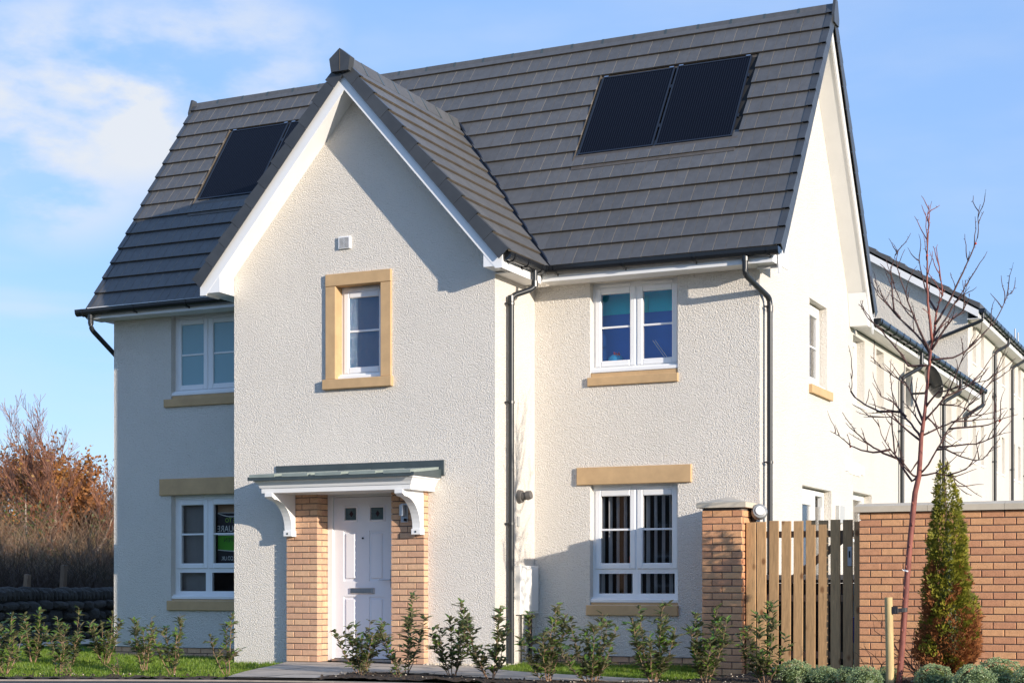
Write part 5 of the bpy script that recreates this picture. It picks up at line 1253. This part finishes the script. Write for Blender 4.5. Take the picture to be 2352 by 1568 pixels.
HB = [(4.07, -1.75, .20, 'grey green dome shrub under the left boards of the gate'), (4.36, -1.8, .15, 'grey green dome shrub under the latch side of the gate'), (4.50, -1.45, .13, 'small dome shrub in the gap before the shaded gate post'),
      (4.78, -1.95, .165, 'small dome shrub just left of the timber stake'), (4.86, -1.35, .14, 'dome shrub behind the timber stake against the garden wall'), (5.36, -1.65, .185, 'dome shrub between the red sapling trunk and the conifer'),
      (5.60, -1.75, .09, 'tiny dome shrub at the foot of the conifer'), (5.78, -2.0, .20, 'large pale dome shrub just right of the conifer'), (5.90, -1.35, .24, 'wide dome shrub behind against the garden wall right of the conifer'),
      (6.28, -1.7, .21, 'dome shrub at the far right edge of the frame')]
for i, (x, y, r_, lab) in enumerate(HB):
    t = thing('hebe_shrub', (x, y, -0.02), lab, 'shrub', 'low dome shrubs along the garden wall'); T = Matrix.Translation((x, y, 0.01)) @ Matrix.Rotation(random.uniform(0, 6), 4, 'Z') @ Matrix.Diagonal((r_*1.05, r_*1.05, r_*1.1, 1))
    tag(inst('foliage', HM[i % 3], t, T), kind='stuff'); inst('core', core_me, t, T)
# conifer
random.seed(31)
cf = thing('conifer', (5.42, -1.25, 0), 'slim pointed conifer with rusty brown lower branches before the garden wall', 'conifer')
mb = MB(); mb.tube([(5.42, -1.25, -0.05), (5.41, -1.25, 1.0), (5.39, -1.25, 2.0)], [0.03, 0.02, 0.006], 6); mb.build('trunk', M['twig_brown'], cf)
gv, gf, bv, bf = [], [], [], []
for _ in range(11000):
    z = 2.12*(1-math.sqrt(random.random())*0.97); q = z/2.12
    rad = (0.245*(1-q)**0.66+0.024)*(0.95+0.55*mnoise.noise((z*3.3, 0.5, 2)))
    if z < 0.2: rad *= 0.6+z*2
    a = random.uniform(0, 6.28); rad *= 1+0.38*mnoise.noise((math.cos(a)*1.5, math.sin(a)*1.5, z*2.6)); rr = rad*math.sqrt(random.uniform(0.25, 1.0)); lean_x = -0.02*q+0.05*(1-q)
    p = Vector((5.40+lean_x+math.cos(a)*rr, -1.25+math.sin(a)*rr, z)); out = Vector((math.cos(a), math.sin(a), random.uniform(0.5, 1.6))).normalized()
    br = 0.5+0.9*mnoise.noise((p.x*9, p.y*9, p.z*7+7))+0.75*(0.72-z)
    br = br > 0.58 and z < 1.15
    V_, F_ = (bv, bf) if br else (gv, gf)
    s = out.cross(Vector((random.uniform(-1, 1), random.uniform(-1, 1), random.uniform(-.5, .5)))).normalized(); sz = random.uniform(0.024, 0.052)
    for k in range(5):
        o2 = (out+s*random.uniform(-0.9, 0.9)).normalized(); w2 = o2.cross(out.cross(s)+Vector((.01, .02, 0))).normalized()*sz*0.13; b = p+o2*sz*random.uniform(0, 0.5); l = o2*sz*random.uniform(0.5, 1.0); i = len(V_)
        V_ += [b-w2*.5, b+l*.5-w2, b+l, b+l*.5+w2]; F_.append((i, i+1, i+2, i+3))
tag(pyd('foliage', gv, gf, M['conifer'], cf), kind='stuff'); tag(pyd('brown_foliage', bv, bf, M['conifer_brown'], cf), kind='stuff')
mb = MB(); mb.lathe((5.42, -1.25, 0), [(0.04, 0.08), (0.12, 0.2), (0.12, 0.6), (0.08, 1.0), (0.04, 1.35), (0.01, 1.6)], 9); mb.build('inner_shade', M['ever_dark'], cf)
# bare twiggy shrubs against the wall
def twigs(x, y, n_, h, spread, label, seed):
    random.seed(seed); t = thing('bare_shrub', (x, y, 0), label, 'shrub', 'bare twiggy shrubs by the garden wall'); mb = MB()
    for _ in range(n_):
        a = random.uniform(0, 6.28); p = Vector((x+random.uniform(-.05, .05), y+random.uniform(-.04, .04), 0)); d = Vector((math.cos(a)*spread, math.sin(a)*spread*0.4, random.uniform(.5, 1))); pts = [p]; l = h*random.uniform(.5, 1.1)/8
        for _k in range(8):
            d = (d.normalized()+Vector((random.uniform(-.35, .35), random.uniform(-.2, .2), random.uniform(-.4, .25)))); p = p+d.normalized()*l; pts.append(p)
            if random.random() < 0.35:
                e = d.normalized()+Vector((random.uniform(-.9, .9), random.uniform(-.5, .5), random.uniform(-.2, .8))); mb.tube([p, p+e.normalized()*l*1.3], [0.0028, 0.001], 4)
        mb.tube(pts, [0.0055-0.0005*i for i in range(9)], 4)
    mb.build('twigs', M['twig_brown'], t, fix=False)
twigs(5.15, -1.1, 26, 0.75, 0.6, 'bare brown twiggy shrub between the sapling trunk and the conifer', 3); twigs(4.72, -0.95, 12, 0.5, 1.0, 'sparse bare twigs against the left end of the garden wall', 9)

# ================================================================== SAPLING AND STAKE
random.seed(77)
BR = [[(5.234,1.781),(5.27,1.934),(5.281,2.096),(5.291,2.287),(5.311,2.43),(5.324,2.525),(5.338,2.697),(5.357,2.906),(5.38,3.077)],[(5.365,2.947),(5.373,3.067),(5.389,3.163),(5.409,3.3),(5.425,3.445),(5.445,3.532),(5.472,3.595),(5.464,3.725),(5.437,3.865),(5.405,4.006),(5.381,4.065)],[(5.389,3.163),(5.369,3.408),(5.353,3.588),(5.355,3.832),(5.365,4.018),(5.373,4.139),(5.382,4.219),(5.373,4.317),(5.385,4.397)],[(5.27,1.934),(5.205,1.888),(5.11,2.025),(5.034,2.153),(5.014,2.298),(4.995,2.492),(5.005,2.656),(4.962,2.9),(4.966,3.064)],[(5.262,1.924),(5.215,1.945),(5.129,2.034),(5.091,2.093),(5.014,2.192),(4.938,2.33),(4.909,2.467)],[(5.053,2.114),(4.918,2.167),(4.773,2.259),(4.636,2.382),(4.577,2.472),(4.489,2.588)],[(5.014,2.182),(4.851,2.164),(4.734,2.193),(4.626,2.245),(4.518,2.337),(4.429,2.39)],[(5.286,2.259),(5.148,2.37),(5.062,2.451),(4.995,2.502),(4.841,2.514),(4.724,2.519)],[(5.291,2.287),(5.186,2.426),(5.101,2.516),(5.053,2.557),(4.899,2.555),(4.724,2.563)],[(5.072,2.547),(4.86,2.576),(4.724,2.641),(4.607,2.725),(4.558,2.786),(4.572,2.863),(4.543,2.972)],[(5.311,2.43),(5.186,2.724),(5.129,2.813),(5.014,2.887),(4.899,2.971),(4.788,3.051)],[(5.129,2.496),(5.014,2.646),(4.899,2.7),(4.822,2.83)],[(5.373,3.067),(5.253,3.237),(5.156,3.342),(5.042,3.44),(4.928,3.58),(4.879,3.658),(4.788,3.772)],[(5.365,3.084),(5.237,3.377),(5.172,3.439),(5.115,3.525),(5.05,3.677),(5.018,3.786)],[(5.349,2.948),(5.172,2.958),(5.115,3.058),(5.01,3.196),(4.928,3.292),(4.846,3.38),(4.763,3.51),(4.738,3.561),(4.747,3.602)],[(5.325,3.143),(5.253,3.335),(5.188,3.503),(5.132,3.687),(5.091,3.805),(5.067,3.946),(5.091,4.038)],[(5.058,3.43),(5.001,3.517),(4.977,3.724),(4.969,3.913),(5.01,4.041),(5.034,4.088)],[(5.425,3.445),(5.349,3.572),(5.293,3.707),(5.253,3.84),(5.22,3.957),(5.204,4.003)],[(5.413,3.324),(5.524,3.518),(5.587,3.651),(5.65,3.791),(5.697,3.899),(5.744,4.024),(5.776,4.117),(5.787,4.18),(5.776,4.302),(5.799,4.42)],[(5.397,3.211),(5.516,3.398),(5.587,3.53),(5.65,3.63),(5.697,3.722),(5.733,3.792)],[(5.381,3.099),(5.46,3.215),(5.571,3.353),(5.674,3.426),(5.729,3.519),(5.736,3.575)],[(5.314,2.44),(5.441,2.558),(5.562,2.704),(5.636,2.862),(5.701,3.0),(5.747,3.073),(5.802,3.182)],[(5.274,1.953),(5.357,2.036),(5.441,2.186),(5.525,2.345),(5.627,2.464),(5.766,2.618),(5.921,2.78),(5.985,2.889),(6.057,3.044)],[(5.45,2.195),(5.618,2.208),(5.784,2.211),(5.885,2.245),(5.985,2.288),(6.093,2.307)],[(5.534,2.363),(5.701,2.371),(5.885,2.386),(5.985,2.429),(6.057,2.454),(6.138,2.474)],[(5.295,2.306),(5.404,2.359),(5.562,2.429),(5.673,2.471),(5.839,2.497),(5.939,2.516),(6.03,2.549)],[(5.553,2.429),(5.72,2.441),(5.848,2.454),(5.967,2.472)],[(5.432,2.177),(5.506,2.174),(5.646,2.103),(5.784,2.056),(5.857,2.067),(5.912,2.122),(6.016,2.179)],[(5.272,1.938),(5.413,1.958),(5.544,1.935),(5.581,1.906),(5.609,1.838),(5.692,1.765)],[(5.534,1.935),(5.627,1.961),(5.692,1.978),(5.756,2.033)],[(5.469,2.585),(5.627,2.568),(5.756,2.505)],[(5.328,2.563),(5.45,2.691),(5.581,2.713),(5.756,2.741),(5.912,2.761),(6.039,2.886)],[(5.488,2.641),(5.683,2.736),(5.802,2.862),(5.885,3.008),(5.967,3.115)],[(5.381,3.001),(5.571,3.014),(5.674,3.064),(5.807,3.192),(5.931,3.336),(5.993,3.459),(6.023,3.552),(6.039,3.583),(6.077,3.592)],[(5.319,2.487),(5.394,2.427),(5.469,2.299),(5.506,2.174)],[(5.305,2.392),(5.167,2.571),(5.11,2.593)],[(5.281,2.096),(5.196,1.974),(5.11,2.102),(5.101,2.266)]]
TY = -1.6; SX = lambda x: 8.144+(x-8.144)*1.02; SZ = lambda z: 0.92+(z-0.92)*1.02
BR = [[(SX(x), SZ(z)) for x, z in b] for b in BR]
tr = thing('sapling_tree', (SX(5.08), TY, 0), 'bare red barked sapling tied to a stake in front of the garden wall', 'tree')
mb = MB(); tp = [(SX(5.07), TY, -0.10), (SX(5.09), TY, SZ(.05)), (SX(5.12), TY, SZ(.41)), (SX(5.16), TY, SZ(.98)), (SX(5.19), TY, SZ(1.34)), (BR[0][0][0], TY, BR[0][0][1])]+[(x, TY, z) for x, z in BR[0][1:]]
mb.tube(tp, [0.031, .030, .029, .028, .027, .026]+[0.024-0.002*i for i in range(len(BR[0])-1)], 10)
for i in range(16):
    z = 0.2+i*0.1; q = (z-.05)/1.6; x = SX(5.09+0.13*q); a = random.uniform(2.5, 5); p = Vector((x+math.cos(a)*.027, TY+math.sin(a)*.027, z)); mb.tube([p-Vector((0, 0, .018)), p+Vector((math.cos(a)*.004, math.sin(a)*.004, 0)), p+Vector((0, 0, .018))], [.003, .010, .003], 5)
mb.build('trunk', M['bark_red'], tr, smooth=True, fix=False)
def spur(mb, p, d, s=1):
    e = p+(d+Vector((random.uniform(-1, 1), random.uniform(-1, 1), random.uniform(-.3, 1)))).normalized()*random.uniform(.012, .03)*s; mb.tube([p, e], [.0032, .0018], 4)
berries = []
yo = {}
for k, b in enumerate(BR[1:]):
    mb = MB(); slope = random.uniform(-0.3, 0.45); x0, z0 = b[0]; L_ = 0; pts = []
    base = min(yo, key=lambda q: (q[0]-x0)**2+(q[1]-z0)**2, default=None); y0 = TY
    if base and (base[0]-x0)**2+(base[1]-z0)**2 < 0.006: y0 = yo[base]
    px, pz = x0, z0
    for (x, z) in b:
        L_ += math.hypot(x-px, z-pz); px, pz = x, z; pts.append(Vector((x, y0+slope*L_, z))); yo[(x, z)] = y0+slope*L_
    fine = []
    for p, q in zip(pts, pts[1:]):
        n_ = max(2, int((q-p).length/0.06))
        for i in range(n_): fine.append(p.lerp(q, i/n_)+Vector((random.uniform(-.004, .004), random.uniform(-.004, .004), random.uniform(-.004, .004))))
    fine.append(pts[-1]); n_ = len(fine); r0 = (0.0155 if k < 2 else 0.0125) if k < 20 else 0.0105
    mb.tube(fine, [1.05*r0*(1-0.80*(i/(n_-1))**0.75) for i in range(n_)], 6, cap=True)
    for i in range(1, n_-1):
        d = fine[i+1]-fine[i-1]
        if random.random() < 0.75: spur(mb, fine[i], d*0.4)
        if random.random() < 0.5 and i > n_*0.15:
            dd = d.normalized()+Vector((random.uniform(-.9, .9), random.uniform(-.9, .9), random.uniform(-.1, .9))); l = random.uniform(.08, .34); tw = [fine[i]]
            for _ in range(5): dd = dd.normalized()+Vector((random.uniform(-.28, .28), random.uniform(-.28, .28), random.uniform(-.15, .28))); tw.append(tw[-1]+dd.normalized()*l/5)
            mb.tube(tw, [.0055, .0050, .0043, .0036, .003, .002], 4)
            for p in tw[1:-1]:
                if random.random() < .6: spur(mb, p, dd*.3, .8)
    mb.build('branch', M['twig_red'] if k > 1 else M['bark_red'], tr, smooth=True, fix=False)
    if k in (5, 23, 1, 17): berries.append(fine[int(n_*0.6)])
for p in berries:
    b = MB(); b.lathe(p-Vector((0, 0, .02)), [(.003, 0), (.009, .004), (.011, .010), (.008, .017), (.002, .020)], 8); b.build('berry', M['berry'], tr)
sk = thing('tree_stake', (SX(5.0), -1.65, 0), 'short round peeled timber stake beside the sapling trunk', 'stake')
mb = MB(); pts = [(5.045, -1.95, -0.1), (5.042, -1.95, .3), (5.036, -1.95, .6), (5.03, -1.95, .815)]; mb.tube([Vector((SX(x-0.03), y+0.3, SZ(z))) for x, y, z in pts], [.039, .0385, .038, .037], 14); auto_smooth(mb.build('stake', M['stake'], sk))
mb = MB(); v = []
for z in (.665, .705):
    for k in range(20):
        t_ = k/20*6.2832; x = SX(5.065)+math.cos(t_)*0.108; y = -1.625+math.sin(t_)*(.052 if math.cos(t_) < 0.3 else .040); v.append((x, y, z+0.012*math.cos(t_*1)))
mb.add(v, [(k, (k+1) % 20, 20+(k+1) % 20, 20+k) for k in range(20)]); mb.build('tie_strap', M['rubber'], sk, fix=False)
mb = MB(); mb.box(SX(5.035), SX(5.085), -1.675, -1.645, .655, .725); mb.build('tie_spacer', M['rubber'], sk)
ct = thing('cable_tie', (SX(5.16), TY, 1.0), 'thin white tie looped round the sapling trunk above the stake', 'tie'); mb = MB(); mb.tube([(SX(5.158), TY, 1.057), (SX(5.162), TY, 1.070)], 0.0305, 12, cap=False); mb.tube([(SX(5.14), TY-.03, 1.062), (SX(5.125), TY-.04, 1.077)], 0.004, 5); mb.build('loop', M['white'], ct, fix=False)

# ================================================================== STONE WALL AND WOOD ON THE LEFT
def at(px, depth, z=0.0):
    l = (px-1176)/3667*depth
    return Vector((CAMLOC.x+l*0.905-0.4254*depth, CAMLOC.y+l*0.4254+0.905*depth, z))
random.seed(13)
sw = thing('stone_wall', at(120, 28), 'old dry stone boundary wall with rounded cope stones in shade', 'stone wall')
A0, A1 = at(-330, 23.5), at(330, 32.5); dW = (A1-A0); LW = dW.length; dW.normalize(); nW = Vector((-dW.y, dW.x, 0)); angW = math.atan2(dW.y, dW.x)
mb = MB(); 
q = [A0-nW*.13, A1-nW*.13, A1+nW*.2, A0+nW*.2]; mb.add([p+Vector((0, 0, -.2)) for p in q]+[p+Vector((0, 0, .66)) for p in q], [(3, 2, 1, 0), (4, 5, 6, 7), (0, 1, 5, 4), (1, 2, 6, 5), (2, 3, 7, 6), (3, 0, 4, 7)]); mb.build('core', M['dark'], sw)
def stone_mesh(seed):
    random.seed(seed); bm = bmesh.new(); bmesh.ops.create_icosphere(bm, subdivisions=2, radius=0.5)
    for v_ in bm.verts:
        c_ = v_.co; m_ = max(abs(c_.x), abs(c_.y), abs(c_.z)); c_ *= (0.5/m_)*0.55+0.45*1.0; c_ *= 1+0.10*mnoise.noise(c_*3+Vector((seed, 0, 0)))
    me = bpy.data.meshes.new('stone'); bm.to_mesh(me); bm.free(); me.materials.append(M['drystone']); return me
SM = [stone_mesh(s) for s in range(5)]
for r_ in range(4):
    x = random.uniform(0, .2)
    while x < LW:
        w_ = random.uniform(.16, .60); T = Matrix.Translation(A0+dW*(x+w_/2)-nW*.12+Vector((0, 0, -.06+.175*r_+.09))) @ Matrix.Rotation(angW, 4, 'Z') @ Matrix.Translation((0, 0, random.uniform(-.03, .03))) @ Matrix.Rotation(random.uniform(-.08, .08), 4, 'Y') @ Matrix.Diagonal((w_*1.02, random.uniform(.22, .34), random.uniform(.13, .25), 1))
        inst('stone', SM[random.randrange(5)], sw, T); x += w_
x = 0
while x < LW:
    w_ = random.uniform(.09, .17); h = random.uniform(.24, .30); T = Matrix.Translation(A0+dW*(x+w_/2)+nW*.03+Vector((0, 0, .64+h/2-.03))) @ Matrix.Rotation(angW, 4, 'Z') @ Matrix.Rotation(random.uniform(-.25, -.1), 4, 'Y') @ Matrix.Diagonal((w_*1.15, .42, h, 1))
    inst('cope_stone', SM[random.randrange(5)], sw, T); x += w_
# footpath in front of the stone wall
fp0 = [A0-nW*.5, A1-nW*.5, A1-nW*1.6, A0-nW*1.6]
sheet('footpath', [(p.x, p.y) for p in fp0], -0.05, 'path')
hl = MB(); HN = 90; hv = []
for i in range(HN+1):
    a = R(20)+R(250)*i/HN; 
    for rr, k in ((330, 0), (400, .8), (470, 1), (560, .7), (700, 0)): hv.append((rr*math.cos(a), rr*math.sin(a), -0.5+k*(6.5+3.5*mnoise.noise((math.cos(a)*7, math.sin(a)*7, rr*.004)))))
hl.add(hv, [(5*i+k, 5*i+k+1, 5*i+k+6, 5*i+k+5) for i in range(HN) for k in range(4)])
tag(hl.build('hills', M['field'], None, smooth=True, fix=False), kind='structure')
# scrub: clumps of bare branching stems
def scrub(name, n_, dmin, dmax, pmin, pmax, hf, mat, label, seed, per=40, spread=1.2, wid=0.012, gap=0.0):
    random.seed(seed); v = []; f = []
    def strip(p, d, l, w_, segs, wob, up):
        sa = random.uniform(0, 6.28); s = Vector((math.cos(sa), math.sin(sa), 0)); i = len(v); out = [p]
        for k in range(segs+1):
            q = w_*(1-.8*k/segs); v.extend([p+s*q, p-s*q]); d = (d+Vector((random.uniform(-wob, wob), random.uniform(-wob, wob), random.uniform(-wob, wob)+up))).normalized(); p = p+d*(l/segs); out.append(p)
        f.extend([(i+2*k, i+2*k+1, i+2*k+3, i+2*k+2) for k in range(segs)]); return out, d
    for _ in range(n_):
        d = random.uniform(dmin, dmax); px = random.uniform(pmin, pmax); c_ = at(px, d, -0.1); H = hf(px, d)*random.uniform(.55, 1.12)
        for _k in range(per):
            a = random.uniform(0, 6.28); t_ = spread*random.random()**0.7; p = c_+Vector((random.gauss(0, .22), random.gauss(0, .22), 0))
            out, dd = strip(p, Vector((math.cos(a)*t_, math.sin(a)*t_, 1)).normalized(), H*random.uniform(.6, 1.08), wid*random.uniform(.6, 1.5), 7, .25, .01)
            for _j in range(4):
                q = out[random.randint(3, 7)]; a2 = random.uniform(0, 6.28); strip(q, Vector((math.cos(a2), math.sin(a2), random.uniform(.1, 1.2))).normalized(), H*random.uniform(.12, .3), wid*.5, 3, .25, 0)
    o = pyd(name, v, f, M[mat], None); return tag(o, label, 'scrub', kind='stuff')
hf = lambda px, d: (0.92+(1345-(1165+22*math.sin(px*.045)+16*math.sin(px*.11+1)))*d/3667)*1.0
scrub('scrub', 290, 38, 50, -420, 330, hf, 'scrub', 'dense tangle of bare brown scrub beyond the stone wall', 4)
hf2 = lambda px, d: 0.92+(1345-(1275+22*math.sin(px*.07)))*d/3667
scrub('undergrowth', 280, 33, 38, -160, 320, hf2, 'scrub_shaded', 'lower dark undergrowth right behind the stone wall', 6, 40, .9, .010)
scrub('dry_grass', 120, 32, 34, -160, 320, lambda px, d: .75+.25*math.sin(px*.06), 'scrub_shaded', 'dim dry grass growing right behind the stone wall', 8, 40, .5, .006)
for px, d, h, lab in ((55, 31.5, 1.15, 'short leaning timber post behind the stone wall, left of two'), (138, 32.5, 1.35, 'taller timber post behind the stone wall, right of two')):
    q = at(px, d, 0); o = thing('fence_post', q, lab, 'post'); mb = MB(); mb.cbox(-.05, .05, -.05, .05, -.1, h, .004); mb.build('post', M['wood_dark'], o, M=Matrix.Translation(q) @ Matrix.Rotation(.08, 4, 'Y'))
# trees
def tree(x0, h, label, seed, lean=(0, 0), spread=.35, leaves=None, nleaf=0, leafz=(.3, .8), trunk_r=.10, name='birch_tree', bark='birch', twig='birch_top', lv=3, first=.35, leaf_s=.10, stems=1, droop=0.0):
    random.seed(seed); t = thing(name, x0, label, 'tree', 'trees in the wood on the left'); low = MB(); up = MB(); tips = []
    def grow(p, d, l, r_, lev, mb):
        n_ = 6; pts = [p]; rs = [r_]
        for k in range(n_):
            d = (d+Vector((random.uniform(-.14, .14), random.uniform(-.14, .14), random.uniform(-.05, .10)-droop*lev*.1))).normalized(); p = p+d*(l/n_); pts.append(p); rs.append(max(.006, r_*(1-.8*(k+1)/n_)))
            if lev > 0 and (k >= 1 or lev < lv):
                for _ in range(2 if lev == lv else 2):
                    if lev == lv and k/n_ < first: continue
                    a = random.uniform(0, 6.28); sd = (d*random.uniform(.75, 1.2)+Vector((math.cos(a), math.sin(a), random.uniform(-.1, .3)))*spread*2).normalized(); grow(p, sd, l*random.uniform(.32, .52), rs[-1]*.55, lev-1, up)
            if lev <= 1: tips.append(p)
        mb.tube(pts, rs, 6 if lev == lv else 3, cap=False)
    for s in range(stems):
        a = s*2.4; grow(x0+Vector((math.cos(a)*.2, math.sin(a)*.2, -.2)) if stems > 1 else x0+Vector((0, 0, -.2)), Vector((lean[0]+(math.cos(a)*.16 if stems > 1 else 0), lean[1], 1)).normalized(), h*random.uniform(.9, 1.0), trunk_r, lv, low)
    low.build('trunk', M[bark], t, smooth=True, fix=False); up.build('branches', M[twig], t, fix=False)
    if leaves:
        v = []; f = []; zmin, zmax = h*leafz[0], h*leafz[1]; tt = [p for p in tips if zmin < p.z < zmax] or tips
        for _ in range(nleaf):
            p = random.choice(tt)+Vector((random.gauss(0, .22), random.gauss(0, .22), random.gauss(0, .2))); s = leaf_s*random.uniform(.5, 1.2); a = Vector((random.uniform(-1, 1), random.uniform(-1, 1), random.uniform(-1, 1))).normalized()*s; b = a.cross(Vector((random.uniform(-1, 1), random.uniform(-1, 1), random.uniform(-1, 1)))).normalized()*s*.6; i = len(v); v += [p-a, p+b, p+a, p-b]; f.append((i, i+1, i+2, i+3))
        tag(pyd('leaves', v, f, M[leaves], t), kind='stuff')
r2 = Vector((0.905, 0.4254, 0))
tree(at(97, 47, 0), 4.3, 'tallest birch with a pale straight trunk and bare crown', 1, (.02, 0), .24, 'gold_leaf', 60, (.9, 1.2), .13, first=.3, leaf_s=.05)
tree(at(88, 48, 0), 4.0, 'birch leaning left beside the tallest birch, a few gold leaves at its top', 2, (-.20, -.09), .24, 'gold_leaf', 60, (.9, 1.2), .09, first=.35, leaf_s=.05)
tree(at(118, 46, 0), 3.7, 'birch leaning right with an orange brown trunk', 5, (.36, .17), .24, None, 0, trunk_r=.09, first=.4)
tree(at(73, 51, 0), 3.3, 'slim pale birch stem left of the tallest birch', 9, (-.02, 0), .22, 'rust_leaf', 900, (.45, .95), .06, lv=2, leaf_s=.06)
tree(at(30, 55, 0), 3.7, 'russet leaved tree at the left edge of the wood', 11, (0, 0), .42, 'rust_leaf', 10000, (.3, 2.4), .08, 'russet_tree', 'twig_brown', 'twig_brown', first=.2, leaf_s=.085)
tree(at(140, 56, 0), 3.7, 'rust brown leaved tree to the right of the tallest birch', 14, (0, 0), .45, 'rust_leaf', 10000, (.25, 2.4), .08, 'russet_tree', 'twig_brown', 'twig_brown', first=.2, leaf_s=.085)
tree(at(-40, 57, 0), 3.9, 'russet leaved tree just outside the left edge of the frame', 15, (0, 0), .45, 'rust_leaf', 9000, (.25, 2.4), .08, 'russet_tree', 'twig_brown', 'twig_brown', first=.2, leaf_s=.085)
tree(at(172, 54, 0), 3.9, 'golden brown leaved tree under the bare crown on the right', 16, (0, 0), .42, 'rust_leaf', 8000, (.25, 2.4), .07, 'russet_tree', 'twig_brown', 'twig_brown', first=.2, leaf_s=.08)
tree(at(195, 57, 0), 3.3, 'bare grey twiggy tree left of the house corner', 18, (.05, 0), .38, None, 0, trunk_r=.07, name='bare_tree', bark='twig_brown', twig='twig_brown', first=.15, stems=2)
tree(at(235, 58, 0), 3.1, 'bare pale twiggy tree touching the house corner', 22, (0, 0), .40, None, 0, trunk_r=.07, name='bare_tree', bark='twig_brown', twig='twig_brown', first=.15, stems=2)
tree(at(262, 50, 0), 2.6, 'dark green evergreen bush beside the house corner', 19, (0, 0), .42, 'ever_dark', 5200, (.25, 1.1), .06, 'evergreen_bush', 'twig_brown', 'twig_brown', first=.05, leaf_s=.07)
tree(at(60, 44, 0), 2.9, 'yellowing bush at the foot of the tallest birch', 23, (0, 0), .45, 'ever_dark', 700, (.3, 1.1), .04, 'yellowing_bush', 'twig_brown', 'twig_brown', lv=2, first=.05, leaf_s=.05)
